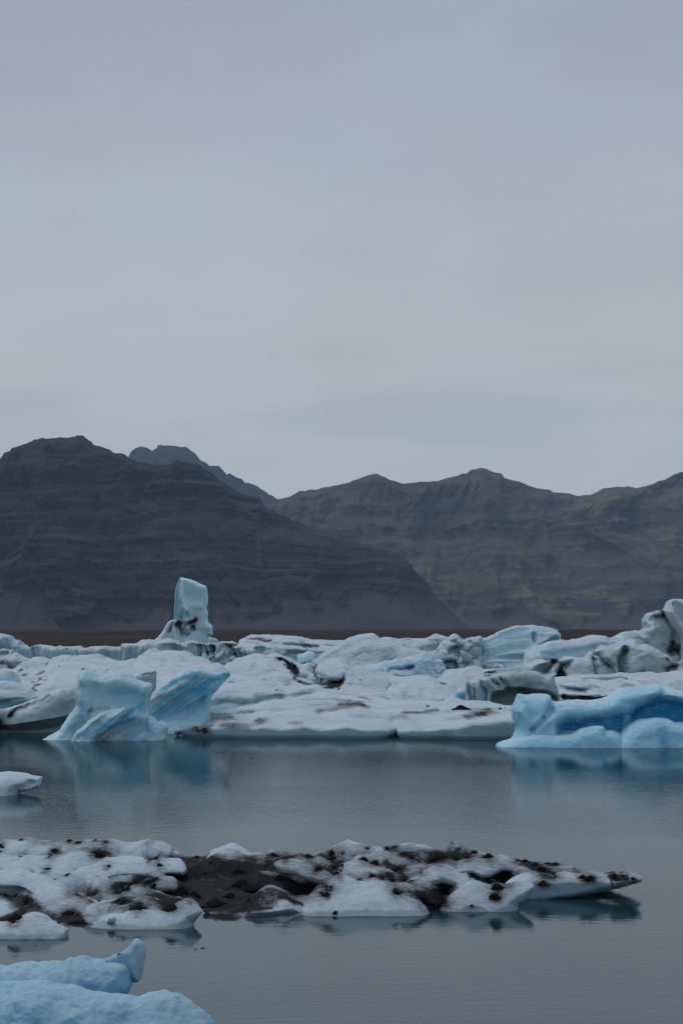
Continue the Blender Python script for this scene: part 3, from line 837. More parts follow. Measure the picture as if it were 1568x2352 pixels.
berg('iceberg', 'cracked grey ice cliff with dark slanting crevices right of the ice tower', M_FAR, 335.0, [lump(o, 2.5, .3, 1.8, 9, 1.0, feats=[('v', 30, 1.3, 16), ('r', v(2, (95, 215), (140, 270), (200, 310)), 8, -1.6)])],
     paints=[('d', 's', v(2, (95, 205), (130, 250), (170, 290)), 5, .8), ('d', 's', v(2, (160, 240), (195, 275), (215, 300)), 5, .7), ('d', 's', v(2, (60, 320), (110, 290), (150, 270)), 4, .6), ('d', 's', v(2, (190, 235), (200, 262)), 7, .6), ('d', 's', v(2, (225, 250), (240, 290)), 5, .6), ('d', 's', v(2, (320, 215), (325, 280)), 3, .3), ('d', 's', v(2, (410, 230), (440, 260)), 5, .4),
             ('d', 's', v(2, (-40, 305), (20, 275)), 3, .8), ('b', 'f', v(2, (470, 250), (780, 250), (780, 330), (500, 320)), 14, .35)],
     noise=((.25, .3), (.08, 1.1)), snow=(.4, .8, .8), px=1.4, seed=23)

# -- ice tower
o = v(8, (600, 1110), (612, 760), (620, 640), (626, 480), (634, 400), (650, 300), (675, 225), (698, 186), (716, 183), (770, 198), (830, 217), (890, 245), (950, 278), (1002, 292), (1024, 320), (1035, 400), (1038, 500), (1024, 560), (1030, 600), (1043, 660), (1034, 710),
      (1055, 760), (1098, 800), (1101, 870), (1097, 912), (1058, 938), (1052, 1000), (1050, 1110))
bt = v(8, (340, 1110), (345, 1010), (375, 978), (425, 925), (480, 850), (530, 772), (570, 732), (625, 716), (660, 740), (680, 1110))
berg('ice_tower', 'tall pale blue pillar of ice with black stained hollow low down', M_PALE, 480.0,
     [lump(o, 3, .05, 3.0, 4.5, .8, n=2, feats=[
         ('r', v(8, (745, 190), (738, 300), (735, 450), (775, 520), (790, 600)), 8, 1.9), ('f', v(8, (620, 230), (735, 200), (735, 460), (720, 720), (610, 720)), 6, -2.0),
         ('f', v(8, (655, 728), (760, 700), (905, 728), (905, 850), (800, 930), (720, 950), (660, 880)), 18, -1.3), ('r', v(8, (735, 800), (780, 760), (840, 770), (800, 830)), 7, 1.6),
         ('r', v(8, (735, 620), (722, 700)), 5, -1.0), ('r', v(8, (800, 600), (830, 720)), 6, .9), ('r', v(8, (780, 560), (900, 540), (1020, 560)), 8, .4), ('f', v(8, (930, 860), (1110, 860), (1060, 940), (950, 930)), 10, -.5)]),
      lump(bt, 2.2, .35, 2.2, 3.5, 1.3, n=3, part='buttress', feats=[('r', v(8, (600, 740), (560, 860)), 7, -1.0)])],
     paints=[('d', 'f', v(8, (650, 735), (760, 715), (900, 728), (905, 850), (880, 850), (865, 790), (800, 770), (740, 790), (700, 850), (655, 790)), 7, .42), ('d', 's', v(8, (690, 780), (720, 900), (800, 900)), 8, .35), ('d', 's', v(8, (600, 740), (580, 820), (552, 880)), 4.5, .6), ('d', 'e', v(8, (880, 800)), (7, 12), .5), ('d', 'e', v(8, (690, 760)), (10, 6), .45), ('d', 'e', v(8, (850, 740)), (12, 4), .45), ('d', 's', v(8, (820, 780), (850, 850), (780, 930)), 7, .3),
             ('d', 's', v(8, (860, 690), (880, 720)), 4, .6), ('d', 's', v(8, (740, 1000), (700, 1010)), 4, .6), ('d', 'f', v(8, (480, 860), (560, 760), (640, 750), (640, 1010), (400, 1010)), 12, .30), ('d', 'f', v(8, (660, 800), (820, 850), (760, 960), (670, 1000)), 10, .22),
             ('b', 'f', v(8, (760, 210), (1010, 300), (1030, 440), (750, 450)), 16, .30), ('b', 's', v(8, (750, 580), (725, 690)), 3.5, .9), ('b', 'f', v(8, (640, 240), (730, 210), (730, 700), (625, 700)), 8, .22), ('b', 'f', v(8, (930, 860), (1095, 850), (1050, 990), (930, 980)), 14, .3),
             ('s', 'f', v(8, (770, 470), (1020, 470), (1020, 560), (790, 560)), 14, .4)],
     noise=((.05, .45, 1), (.08, .35), (.03, 1.4)), snow=(.6, .95, .4), px=1.0, smooth_k=.5, seed=25, body='pillar')
o = v(8, (1020, 1100), (1045, 945), (1080, 938), (1120, 952), (1160, 970), (1183, 1003), (1190, 1100))
berg('iceberg', 'small rounded grey ice boulder at the foot of the ice tower', M_GREY, 470.0, [lump(o, 1.5, .5, 1.5, 2, 1.2)], noise=((.1, .8),), snow=(.6, .95, .3), px=1.2, seed=27,
     paints=[('d', 'f', v(8, (1060, 960), (1130, 965), (1180, 1010), (1060, 1050)), 8, .25)])

# -- far slab with dark streaks
oc = v(2, (165, 330), (170, 196), (215, 166), (250, 151), (310, 147), (400, 148), (470, 152), (540, 156), (600, 165), (660, 176), (720, 178), (800, 183), (860, 182), (900, 180), (1000, 190), (1020, 330))
ok = v(2, (380, 330), (400, 235), (480, 225), (560, 222), (640, 232), (700, 236), (770, 232), (850, 225), (930, 220), (940, 330))
berg('iceberg', 'low far slab with black dirt streaks on its white top', M_FAR, 400.0,
     [lump(oc, 5, 7.0, 3, 14, .9, feats=[('r', v(2, (250, 175), (380, 185)), 6, -3), ('r', v(2, (400, 215), (600, 222), (700, 232)), 5, -3), ('r', v(2, (480, 190), (700, 200)), 5, 2)]),
      lump(ok, 1, .3, 1.5, 8, .7)],
     paints=[('d', 's', v(2, (255, 170), (300, 175), (345, 188), (385, 180)), 5, .95), ('d', 's', v(2, (300, 165), (360, 170)), 3, .8), ('d', 's', v(2, (455, 222), (500, 218)), 3, .8), ('d', 's', v(2, (580, 212), (620, 222), (690, 232)), 5, .95), ('d', 's', v(2, (740, 214), (800, 217)), 3, .8),
             ('d', 's', v(2, (380, 195), (520, 195)), 2.4, .6), ('d', 's', v(2, (560, 185), (640, 190)), 2, .5), ('d', 's', v(2, (870, 175), (905, 168)), 4, .9), ('d', 's', v(2, (460, 172), (600, 178)), 2, .45), ('d', 's', v(2, (520, 240), (640, 243)), 2, .5), ('d', 's', v(2, (240, 195), (340, 205), (420, 208)), 2, .4)],
     noise=((.12, .4, 1), (.16, .2), (.06, .9)), snow=(.3, .7, 1.0), px=1.4, smooth_k=.3, seed=29)

# -- big grey hump and the crust ridge to its right
o = v(2, (640, 390), (650, 330), (690, 298), (760, 250), (830, 220), (870, 190), (920, 165), (980, 148), (1050, 138), (1090, 156), (1115, 172), (1160, 185), (1220, 215), (1300, 240), (1400, 262), (1440, 300), (1450, 390))
berg('iceberg', 'big smooth grey snow hump in the middle of the far row', M_SNOW, 283.0, [lump(o, 2, 1.6, 2.4, 7, 1.5, feats=[('r', v(2, (830, 250), (870, 220), (960, 200)), 16, -.8), ('r', v(2, (800, 290), (900, 330), (1000, 350)), 20, -.8), ('r', v(2, (950, 280), (1040, 255)), 8, -.6), ('r', v(2, (1180, 300), (1190, 280)), 18, -1.0), ('r', v(2, (990, 170), (1040, 220), (1100, 280)), 24, .7)])],
     paints=[('d', 'f', v(2, (690, 310), (850, 240), (1000, 230), (1300, 260), (1200, 330), (1000, 350), (750, 330)), 30, .20), ('d', 's', v(2, (950, 282), (1000, 262), (1050, 252)), 4, .3), ('d', 's', v(2, (830, 262), (835, 290)), 4, .3), ('d', 's', v(2, (1010, 232), (960, 242)), 3, .3), ('d', 's', v(2, (1180, 300), (1195, 282)), 7, .25)],
     noise=((.16, .3, 1), (.18, .3), (.06, 1.2)), snow=(-.1, .5, .8), px=1.5, seed=31)
o = v(2, (1080, 330), (1100, 180), (1160, 167), (1220, 178), (1300, 170), (1380, 168), (1440, 160), (1475, 139), (1500, 150), (1545, 155), (1560, 172), (1600, 185), (1640, 200), (1660, 330))
berg('iceberg', 'low grey crusted ridge joining the smooth hump to the crevassed blocks', M_GREY, 330.0, [lump(o, 2, 1.5, 2.2, 7, 1.2, feats=[('v', 40, .7, 10), ('r', v(2, (1380, 245), (1520, 230)), 7, -1.2)])],
     paints=[('d', 's', v(2, (1260, 182), (1320, 178)), 3, .5), ('d', 's', v(2, (1440, 185), (1540, 182)), 5, .5), ('d', 's', v(2, (1380, 246), (1520, 232)), 5, .45), ('d', 's', v(2, (1470, 212), (1490, 218)), 5, .4), ('d', 's', v(2, (1220, 205), (1290, 220)), 5, .3), ('s', 'f', v(2, (1120, 180), (1440, 175), (1430, 230), (1240, 240)), 14, .7)],
     noise=((.14, .5, 1), (.18, .35), (.07, 1.3)), snow=(.2, .6, .8), px=1.5, seed=33)

# -- blue-white snow block
o = v(2, (930, 470), (950, 378), (1000, 350), (1070, 345), (1140, 320), (1160, 325), (1230, 315), (1290, 290), (1370, 275), (1445, 268), (1480, 290), (1512, 320), (1540, 362), (1535, 400), (1560, 385), (1600, 410), (1610, 470))
berg('iceberg', 'bright pale blue snowy block with deep blue slit in the middle distance', ice_material('ice_snow_blue', (.38, .61, .74), (.32, .55, .71), (.52, .67, .76), (.04, .26, .52), 1.0, granular=.8), 222.0,
     [lump(o, 1.5, .9, 1.6, 5, .9, feats=[('r', v(2, (1170, 378), (1240, 376), (1325, 365)), 6, -1.0), ('r', v(2, (1060, 350), (1120, 390)), 14, .5), ('v', 40, .45, 14)])],
     paints=[('b', 's', v(2, (1240, 376), (1290, 370), (1322, 364)), 4, 1.1), ('b', 's', v(2, (1300, 362), (1320, 370)), 5, .5), ('b', 's', v(2, (1160, 380), (1240, 378)), 3, .4), ('b', 's', v(2, (1495, 445), (1540, 410), (1568, 395)), 8, .45), ('b', 's', v(2, (1110, 350), (1085, 395)), 7, .3), ('d', 's', v(2, (1240, 378), (1180, 380)), 1.6, .4)],
     noise=((.12, .9, 1), (.16, .5), (.06, 2.0)), snow=(.3, .75, .9), px=1.4, seed=35)

# -- central snow slope with black cracks
o = v(2, (-60, 700), (0, 400), (80, 362), (150, 330), (220, 300), (310, 280), (360, 281), (385, 272), (430, 270), (500, 290), (560, 318), (600, 332), (640, 315), (690, 345), (740, 320), (800, 305), (850, 305), (890, 330), (920, 360), (1000, 378), (1100, 400), (1190, 425), (1200, 560), (1210, 700))
cr1 = v(2, (440, 312), (480, 325), (510, 350), (545, 385), (560, 410), (540, 432), (600, 450), (690, 482), (750, 500), (800, 495), (840, 478), (862, 440))
cr2 = v(2, (690, 320), (668, 365), (672, 400), (700, 425), (750, 440), (790, 462), (840, 465))
berg('snow_floe', 'central snow slope split by black branching dirt cracks', M_SNOW, 176.0,
     [lump(o, 2, 5.5, 2.2, 12, .6, feats=[('r', cr1, 7, -3.2), ('r', cr2, 7, -3.0), ('r', v(2, (620, 330), (600, 400)), 14, 1.5), ('r', v(2, (780, 340), (830, 380)), 30, 1.6), ('r', v(2, (330, 300), (300, 380), (200, 420)), 40, 1.2), ('r', v(2, (600, 470), (680, 470)), 10, 1.2)]),
      ],
     paints=[('d', 's', cr1, 3.6, .9), ('d', 's', cr2, 3.6, .85), ('d', 'f', v(2, (480, 330), (540, 330), (580, 370), (560, 415), (520, 390)), 5, .85), ('d', 'f', v(2, (740, 455), (850, 445), (835, 495), (760, 500)), 4, .8), ('d', 's', v(2, (690, 320), (715, 312)), 4, .7),
             ('d', 'f', v(2, (450, 420), (540, 430), (520, 490), (460, 480)), 10, .28), ('d', 's', v(2, (350, 290), (440, 300), (480, 285), (540, 320)), 3, .35), ('d', 's', v(2, (100, 456), (165, 456)), 2.5, .7), ('d', 's', v(2, (265, 344), (300, 340)), 2.5, .5), ('d', 's', v(2, (350, 442), (370, 438)), 4, .4),
             ('d', 's', v(2, (880, 400), (890, 370)), 3, .35), ('d', 'e', v(2, (972, 434)), (4, 2), .6), ('d', 'e', v(2, (1130, 490)), (4, 2), .5), ('d', 'f', v(2, (700, 360), (850, 370), (840, 440), (720, 420)), 12, .12), ('d', 's', v(2, (890, 462), (920, 470)), 5, .3)],
     noise=((.16, .32, 1), (.20, .2), (.10, .8), (.05, 2.0)), snow=(.1, .4, 1.1), px=1.5, seed=37, cat='ice floe')
o = v(2, (555, 350), (558, 285), (572, 272), (600, 268), (620, 254), (660, 258), (676, 268), (672, 300), (664, 318), (640, 322), (605, 345), (580, 350))
berg('ice_block', 'small pale cube of ice perched on top of the cracked snow slope', M_PALE, 190.0, [lump(o, .8, .25, .8, 1.4, .4, n=2, base=False, feats=[('r', v(2, (610, 262), (615, 320)), 6, .3)])], noise=((.05, 1.0),), snow=(.4, .8, .6), px=1.2, seed=39, zmin=.2)

# -- flat snow tongue right of the slope
o = v(2, (1140, 640), (1160, 520), (1180, 440), (1240, 440), (1320, 432), (1400, 425), (1440, 432), (1500, 446), (1540, 410), (1572, 378), (1637, 378), (1684, 367), (1721, 356), (1753, 364), (1800, 382), (1850, 384), (1900, 400), (1940, 640))
berg('snow_floe', 'smooth white snow slab with thin dark water slit along its foot', M_SNOW, 163.0, [lump(o, 1.5, 5.0, 2.0, 12, .5, feats=[('r', v(2, (1380, 500), (1390, 560)), 10, -.8), ('r', v(2, (1240, 440), (1190, 520)), 8, -.8)])],
     paints=[('d', 's', v(2, (1505, 463), (1530, 463)), 3, .8), ('b', 's', v(2, (1385, 480), (1378, 550)), 3, .25), ('d', 's', v(2, (1560, 615), (1600, 618)), 2, .4)],
     noise=((.12, .4, 1), (.16, .25), (.08, 1.0), (.04, 2.2)), snow=(.1, .4, 1.1), px=1.5, seed=41, cat='ice floe')

# -- crevassed blocks
o = v(3, (-60, 560), (-55, 400), (-20, 352), (20, 335), (45, 318), (65, 305), (85, 322), (118, 346), (150, 338), (182, 335), (205, 332), (231, 328), (240, 380), (246, 450), (262, 476), (300, 492), (360, 505), (410, 515), (430, 560))
berg('iceberg', 'jumble of pointed crevassed ice blocks with black cracks left of the striped berg', M_FAR, 296.0,
     [lump(o, 2, .5, 1.8, 5, .7, n=1, feats=[('v', 22, 1.0, 44)])],
     paints=[('d', 's', v(3, (95, 380), (120, 420), (150, 460)), 3, .6), ('d', 's', v(3, (60, 500), (130, 490), (140, 540)), 6, .7), ('d', 's', v(3, (190, 430), (215, 480)), 3, .5), ('d', 'e', v(3, (60, 358)), (9, 2.5), .6), ('d', 's', v(3, (220, 500), (260, 530)), 4, .6), ('b', 'f', v(3, (25, 335), (65, 308), (110, 345), (70, 360)), 6, .35)],
     noise=((.14, .6), (.05, 2.0)), snow=(.45, .85, .8), px=1.2, seed=43)

# -- striped pale berg
o = v(3, (236, 560), (238, 352), (270, 330), (300, 315), (335, 300), (350, 290), (420, 265), (460, 252), (540, 248), (620, 255), (700, 265), (735, 280), (752, 305), (762, 325), (758, 352), (700, 400), (680, 560))
berg('iceberg', 'big pale turquoise slab berg with horizontal stripes and a short dark crack', M_PALE, 298.0,
     [lump(o, 2.5, .35, 2.2, 8, 1.2, feats=[('w', 7, 26, .85), ('r', v(3, (535, 430), (600, 380), (680, 340), (755, 320)), 9, 1.2), ('f', v(3, (600, 385), (690, 335), (765, 310), (770, 420), (600, 450)), 8, -1.4), ('r', v(3, (250, 465), (520, 458)), 5, -1.0), ('f', v(3, (250, 470), (560, 460), (560, 600), (250, 600)), 8, .9), ('r', v(3, (576, 305), (582, 355)), 3.4, -1.0)])],
     paints=[('d', 's', v(3, (575, 305), (580, 330), (583, 355)), 2.0, .95), ('d', 's', v(3, (590, 285), (597, 300)), 1.6, .6), ('d', 's', v(3, (762, 325), (764, 345)), 2, .9), ('d', 'e', v(3, (390, 338)), (3, 1.4), .5),
             ('b', 's', v(3, (260, 362), (400, 330), (560, 322)), 4, .25), ('b', 's', v(3, (260, 440), (420, 400), (560, 390)), 9, .25), ('b', 's', v(3, (270, 468), (520, 462)), 3, .55), ('b', 's', v(3, (300, 490), (520, 488)), 2.4, .45), ('b', 'f', v(3, (600, 390), (700, 335), (760, 322), (755, 345), (640, 375)), 6, .35), ('b', 's', v(3, (330, 305), (460, 275), (540, 270)), 5, .25),
             ('s', 's', v(3, (270, 480), (520, 475)), 2.2, .6), ('s', 's', v(3, (260, 410), (350, 385), (480, 370)), 3, .5), ('s', 's', v(3, (300, 340), (420, 312), (560, 302)), 3, .4)],
     noise=((.10, .5, 1), (.12, .3), (.05, 1.5)), snow=(.55, .9, .7), px=1.2, seed=45)

# -- long pale wall to the right
o = v(3, (518, 560), (520, 438), (552, 424), (584, 420), (588, 396), (650, 370), (740, 352), (850, 341), (900, 335), (940, 320), (1040, 315), (1066, 328), (1090, 336), (1120, 331), (1160, 306), (1230, 293), (1290, 290), (1340, 300), (1380, 320), (1400, 560))
berg('iceberg', 'long smooth pale wall of ice between the striped berg and the dirty tower', M_PALE, 276.0,
     [lump(o, 2, .3, 1.8, 7, 1.1, feats=[('r', v(3, (586, 395), (588, 440)), 4, -1.0), ('f', v(3, (518, 430), (585, 418), (590, 540), (518, 540)), 6, .5), ('w', 4, 60, .5)])],
     paints=[('d', 's', v(3, (586, 398), (586, 415)), 1.6, .7), ('b', 'f', v(3, (600, 420), (900, 370), (1080, 360), (1060, 420), (880, 450), (600, 470)), 14, .25), ('b', 's', v(3, (740, 362), (900, 350), (1050, 335)), 4, .15), ('d', 'f', v(3, (1000, 390), (1290, 330), (1300, 380), (1000, 450)), 12, .16)],
     noise=((.10, .5, 1), (.16, .3), (.05, 1.4)), snow=(.5, .9, .8), px=1.4, seed=47)

# -- dirty grey and white tower at the right edge
og = v(13, (1040, 700), (1060, 440), (1100, 395), (1150, 352), (1142, 300), (1165, 240), (1188, 206), (1240, 190), (1290, 172), (1330, 160), (1372, 165), (1395, 230), (1440, 310), (1490, 370), (1530, 450), (1548, 540), (1540, 700))
ow = v(13, (1525, 700), (1550, 520), (1500, 390), (1440, 300), (1395, 240), (1368, 180), (1375, 160), (1405, 130), (1425, 80), (1440, 58), (1475, 42), (1568, 45), (1660, 62), (1780, 110), (1860, 240), (1900, 700))
berg('iceberg', 'tall jagged berg at the right edge, dirty grey shoulder beside white peak', M_GREY, 262.0,
     [lump(og, 3, .35, 2.0, 5, 1.0, n=3, feats=[('r', v(13, (1200, 210), (1330, 320), (1420, 460)), 16, -1.2), ('r', v(13, (1390, 230), (1470, 360), (1540, 500)), 8, -1.5), ('r', v(13, (1150, 352), (1200, 380)), 10, .6), ('f', v(13, (1330, 560), (1440, 480), (1530, 520), (1520, 640), (1380, 640)), 12, -.9)]),
      lump(ow, 2, .2, 1.6, 6, .6, n=2, part='white_peak', noise=((.10, .3), (.03, 1.5)), paints=[('s', 'f', v(13, (900, -200), (2300, -200), (2300, 900), (900, 900)), 4, .8), ('b', 's', v(13, (1460, 95), (1520, 180), (1545, 290)), 5, .5)], feats=[('r', v(13, (1450, 90), (1510, 160), (1540, 260)), 9, -1.0)])],
     paints=[('d', 'f', v(13, (1215, 205), (1330, 170), (1370, 190), (1340, 240), (1290, 260), (1240, 250)), 7, .7), ('d', 's', v(13, (1330, 170), (1370, 260), (1430, 400), (1450, 500)), 8, .6), ('d', 'f', v(13, (1360, 590), (1430, 500), (1540, 540), (1530, 650), (1400, 640)), 7, .85), ('d', 's', v(13, (1470, 365), (1530, 480), (1540, 560)), 5, .6),
             ('d', 's', v(13, (1070, 460), (1130, 490), (1180, 520)), 6, .6), ('s', 'f', v(13, (1380, 180), (1440, 60), (1900, 90), (1900, 660), (1550, 660), (1540, 480), (1450, 320)), 4, .75), ('b', 's', v(13, (1150, 300), (1170, 350)), 8, .3), ('b', 's', v(13, (1460, 95), (1520, 180), (1545, 290)), 4, .4)],
     noise=((.10, .6, 1), (.18, .4), (.06, 1.6)), snow=(.45, .9, .7), px=1.3, smooth_k=.1, seed=49)

# -- broken grey berg, right
o = v(13, (410, 930), (440, 850), (480, 760), (520, 660), (570, 610), (620, 590), (690, 545), (760, 545), (850, 530), (880, 505), (940, 500), (1000, 475), (1050, 480), (1090, 520), (1170, 530), (1260, 575), (1330, 630), (1400, 660), (1450, 700), (1500, 730), (1540, 715), (1600, 700), (1800, 720), (1820, 930))
berg('iceberg', 'broken grey-green berg with deep vertical cracks below the dirty tower', M_GREY, 240.0,
     [lump(o, 2, .45, 2.0, 5, 1.0, feats=[('r', v(13, (935, 600), (890, 690), (870, 760), (890, 850)), 9, -2.0), ('r', v(13, (580, 640), (590, 740), (600, 850)), 6, -1.2), ('r', v(13, (640, 640), (700, 720), (770, 780)), 8, -1.5), ('r', v(13, (710, 680), (780, 740), (840, 830)), 8, .9), ('f', v(13, (900, 700), (1000, 560), (1160, 545), (1330, 650), (1300, 860), (940, 860)), 14, .7), ('r', v(13, (1500, 720), (1420, 790), (1350, 830)), 10, -1.0), ('v', 60, .3, 10)])],
     paints=[('d', 's', v(13, (930, 600), (895, 680), (870, 760), (890, 850), (920, 855)), 4.5, .9), ('d', 's', v(13, (575, 680), (600, 690)), 5, .8), ('d', 's', v(13, (590, 740), (580, 850)), 3, .5), ('d', 's', v(13, (690, 740), (760, 780), (830, 850)), 5, .6), ('d', 's', v(13, (590, 610), (620, 640)), 5, .5), ('d', 'f', v(13, (1340, 780), (1440, 740), (1500, 720), (1500, 790), (1360, 830)), 8, .75), ('d', 's', v(13, (1420, 660), (1500, 680), (1560, 720)), 6, .7), ('d', 's', v(13, (1375, 675), (1388, 695)), 4, .9),
             ('b', 'f', v(13, (640, 620), (720, 600), (780, 700), (720, 760), (660, 700)), 8, .45), ('d', 's', v(13, (680, 541), (760, 546)), 2, .6), ('s', 'f', v(13, (890, 510), (1060, 480), (1080, 520), (980, 580), (900, 580)), 8, .8), ('d', 's', v(13, (620, 870), (640, 850)), 4, .4)],
     noise=((.08, .7, 1), (.14, .5), (.05, 1.8)), snow=(.5, .9, .6), px=1.3, seed=51)

# -- dirty snow mound with black pockets
o = v(11, (880, 760), (915, 640), (945, 570), (1000, 510), (1060, 482), (1140, 470), (1200, 478), (1300, 480), (1370, 490), (1420, 468), (1470, 460), (1560, 465), (1640, 470), (1720, 470), (1780, 520), (1800, 760))
berg('iceberg', 'lumpy snow mound with black dirt pockets behind the brown-grey berg', M_SNOW, 226.0,
     [lump(o, 2, 1.0, 1.6, 5, .8, feats=[('r', v(11, (1130, 660), (1230, 590), (1340, 510)), 12, -1.6), ('r', v(11, (1240, 640), (1340, 540), (1450, 480)), 8, .9), ('r', v(11, (1400, 590), (1380, 700)), 12, -1.8), ('r', v(11, (1430, 570), (1510, 520)), 6, -.8), ('r', v(11, (980, 600), (1080, 540), (1200, 510)), 9, .8)])],
     paints=[('d', 'f', v(11, (1130, 475), (1180, 456), (1360, 485), (1300, 540), (1250, 560), (1230, 510)), 5, 1.0), ('d', 'f', v(11, (1140, 655), (1220, 570), (1330, 500), (1320, 540), (1240, 630), (1180, 670)), 7, .7), ('d', 'f', v(11, (1320, 660), (1400, 590), (1450, 640), (1460, 720), (1310, 735)), 5, 1.1), ('d', 's', v(11, (1400, 600), (1440, 545), (1500, 520)), 3.5, .7), ('d', 's', v(11, (1000, 520), (1120, 480)), 5, .35), ('d', 'f', v(11, (1060, 560), (1200, 520), (1130, 650), (1000, 640)), 12, .18)],
     noise=((.08, .8, 1), (.12, .5), (.04, 1.8)), snow=(.1, .5, 1.0), px=1.2, seed=53)

# -- brown-grey overhanging berg and its neighbours
o = v(11, (470, 1120), (480, 900), (440, 850), (415, 830), (405, 790), (362, 742), (420, 720), (480, 700), (560, 690), (640, 670), (720, 650), (820, 640), (900, 638), (1000, 645), (1080, 650), (1140, 672), (1190, 690), (1250, 680), (1300, 660), (1330, 680), (1300, 720), (1315, 790), (1340, 880), (1365, 990), (1380, 1120))
ob2 = v(11, (420, 800), (435, 690), (445, 665), (520, 645), (600, 615), (700, 605), (820, 600), (920, 598), (960, 640), (940, 760))
berg('iceberg', 'brown-grey overhanging berg with dark hollow beneath, behind the blue berg', M_GREY, 150.0,
     [lump(o, 1.6, .25, 1.1, 3.0, .6, feats=[('f', v(11, (470, 960), (560, 930), (720, 900), (860, 880), (1000, 900), (1200, 930), (1400, 1000), (1400, 1200), (460, 1200)), 10, -2.2), ('r', v(11, (520, 760), (580, 800), (620, 830)), 6, -.5), ('r', v(11, (620, 740), (690, 820), (720, 880)), 6, -.4), ('f', v(11, (700, 860), (860, 870), (880, 900), (720, 900)), 8, -.3)]),
      lump(ob2, 3.2, .5, .6, 2.0, .5, base=False, part='back_ridge')],
     paints=[('d', 'f', v(11, (620, 700), (900, 655), (1150, 690), (1180, 760), (1080, 850), (900, 890), (730, 860)), 9, .26), ('d', 's', v(11, (540, 780), (600, 810)), 3.6, .75), ('d', 's', v(11, (625, 740), (665, 795)), 3.2, .8), ('d', 's', v(11, (470, 670), (600, 650), (440, 700)), 4, .7), ('d', 's', v(11, (860, 880), (1000, 900)), 5, .35),
             ('s', 'f', v(11, (1100, 810), (1190, 800), (1200, 850), (1130, 870)), 6, .6), ('b', 'f', v(11, (1050, 860), (1250, 830), (1330, 960), (1200, 930)), 10, .2), ('d', 'f', v(11, (440, 680), (600, 630), (900, 605), (900, 640), (640, 660)), 5, .3), ('b', 'f', v(11, (480, 960), (720, 910), (1000, 910), (1300, 1000), (1300, 1150), (480, 1150)), 8, .5)],
     noise=((.07, .8), (.025, 3.0)), snow=(.6, .95, .4), px=1.2, seed=55)
o = v(11, (195, 1080), (198, 980), (192, 880), (200, 810), (225, 775), (280, 762), (340, 758), (390, 775), (430, 830), (465, 880), (490, 950), (492, 1080))
berg('iceberg', 'squat pale ice drum with grey stained left side', M_TEAL, 152.5, [lump(o, .9, .08, .9, 1.5, .5, feats=[('r', v(11, (240, 800), (250, 900), (260, 1000)), 8, -.15), ('r', v(11, (300, 820), (310, 900), (315, 1000)), 7, -.2)])],
     paints=[('d', 's', v(11, (235, 790), (245, 860), (260, 1000)), 6, .55), ('d', 's', v(11, (300, 840), (312, 920), (318, 1010)), 4, .55), ('d', 's', v(11, (205, 820), (215, 1000)), 5, .35), ('d', 's', v(11, (220, 1022), (480, 1032)), 1.6, .8)], noise=((.05, .8), (.02, 3)), snow=(.5, .9, .7), px=1.1, seed=57)
o = v(11, (40, 1000), (55, 930), (90, 880), (130, 860), (180, 870), (215, 900), (220, 1000))
berg('iceberg', 'small saturated blue ice lump left of the pale drum', M_PALE, 158.0, [lump(o, .6, .2, .6, 1, .4)], paints=[('b', 'f', v(11, (40, 900), (210, 880), (210, 1000), (60, 1000)), 6, .8)], noise=((.04, 1.0),), snow=(.5, .9, .6), px=1.2, seed=59)
o = v(11, (-140, 1090), (-60, 1000), (0, 985), (50, 975), (110, 985), (160, 1005), (200, 1030), (210, 1090))
berg('ice_floe', 'low pale blue wedge floating at the foot of the pale drum', M_PALE, 149.0, [lump(o, .6, 1.0, .6, 1.5, .25)], paints=[('b', 'f', v(11, (0, 1010), (120, 1000), (140, 1030), (0, 1040)), 6, .3)], noise=((.04, 1.0),), snow=(.4, .8, .8), px=1.2, seed=61, cat='ice floe')

# -- streaked floe at the right
o = v(3, (690, 800), (700, 640), (745, 602), (830, 595), (900, 590), (1000, 592), (1100, 590), (1200, 580), (1300, 577), (1400, 575), (1500, 570), (1650, 560), (1800, 560), (1820, 800))
berg('snow_floe', 'long grey streaked snow floe behind the right blue berg', M_SNOW, 160.0,
     [lump(o, 1.5, 10.0, 2.5, 14, .4, feats=[('r', v(3, (760, 660), (880, 680), (1000, 672)), 7, -4), ('r', v(3, (780, 725), (900, 728), (1030, 735)), 7, -5), ('r', v(3, (1050, 645), (1200, 650)), 6, -4), ('r', v(3, (760, 640), (900, 650)), 8, 3), ('r', v(3, (780, 700), (1000, 700)), 8, 4), ('r', v(3, (900, 615), (1200, 612)), 6, -3)])],
     paints=[('d', 's', v(3, (790, 672), (850, 680), (890, 678)), 6, .5), ('d', 's', v(3, (790, 722), (870, 728), (1020, 735)), 5.5, .6), ('d', 's', v(3, (1140, 648), (1210, 640)), 5, .42), ('d', 's', v(3, (1220, 610), (1380, 625)), 4, .22), ('d', 's', v(3, (840, 640), (1000, 660)), 4, .25), ('d', 's', v(3, (760, 618), (950, 615)), 4, .22), ('d', 's', v(3, (1000, 690), (1100, 670)), 4, .3)],
     noise=((.10, .5, 1), (.14, .25), (.08, 1.0), (.03, 2.5)), snow=(.1, .4, 1.1), px=1.5, seed=63, cat='ice floe')
o = v(12, (1380, 170), (1382, 90), (1410, 62), (1450, 38), (1500, 30), (1560, 55), (1640, 80), (1760, 90), (1800, 180))
berg('iceberg', 'smooth grey dome of ice just behind the right blue berg', M_TEAL, 128.0, [lump(o, 1, .7, 1.0, 2.5, .7)], paints=[('d', 'f', v(12, (1400, 80), (1500, 50), (1540, 100), (1430, 120)), 10, .18)], noise=((.05, .8),), snow=(.5, .9, .8), px=1.3, seed=65)

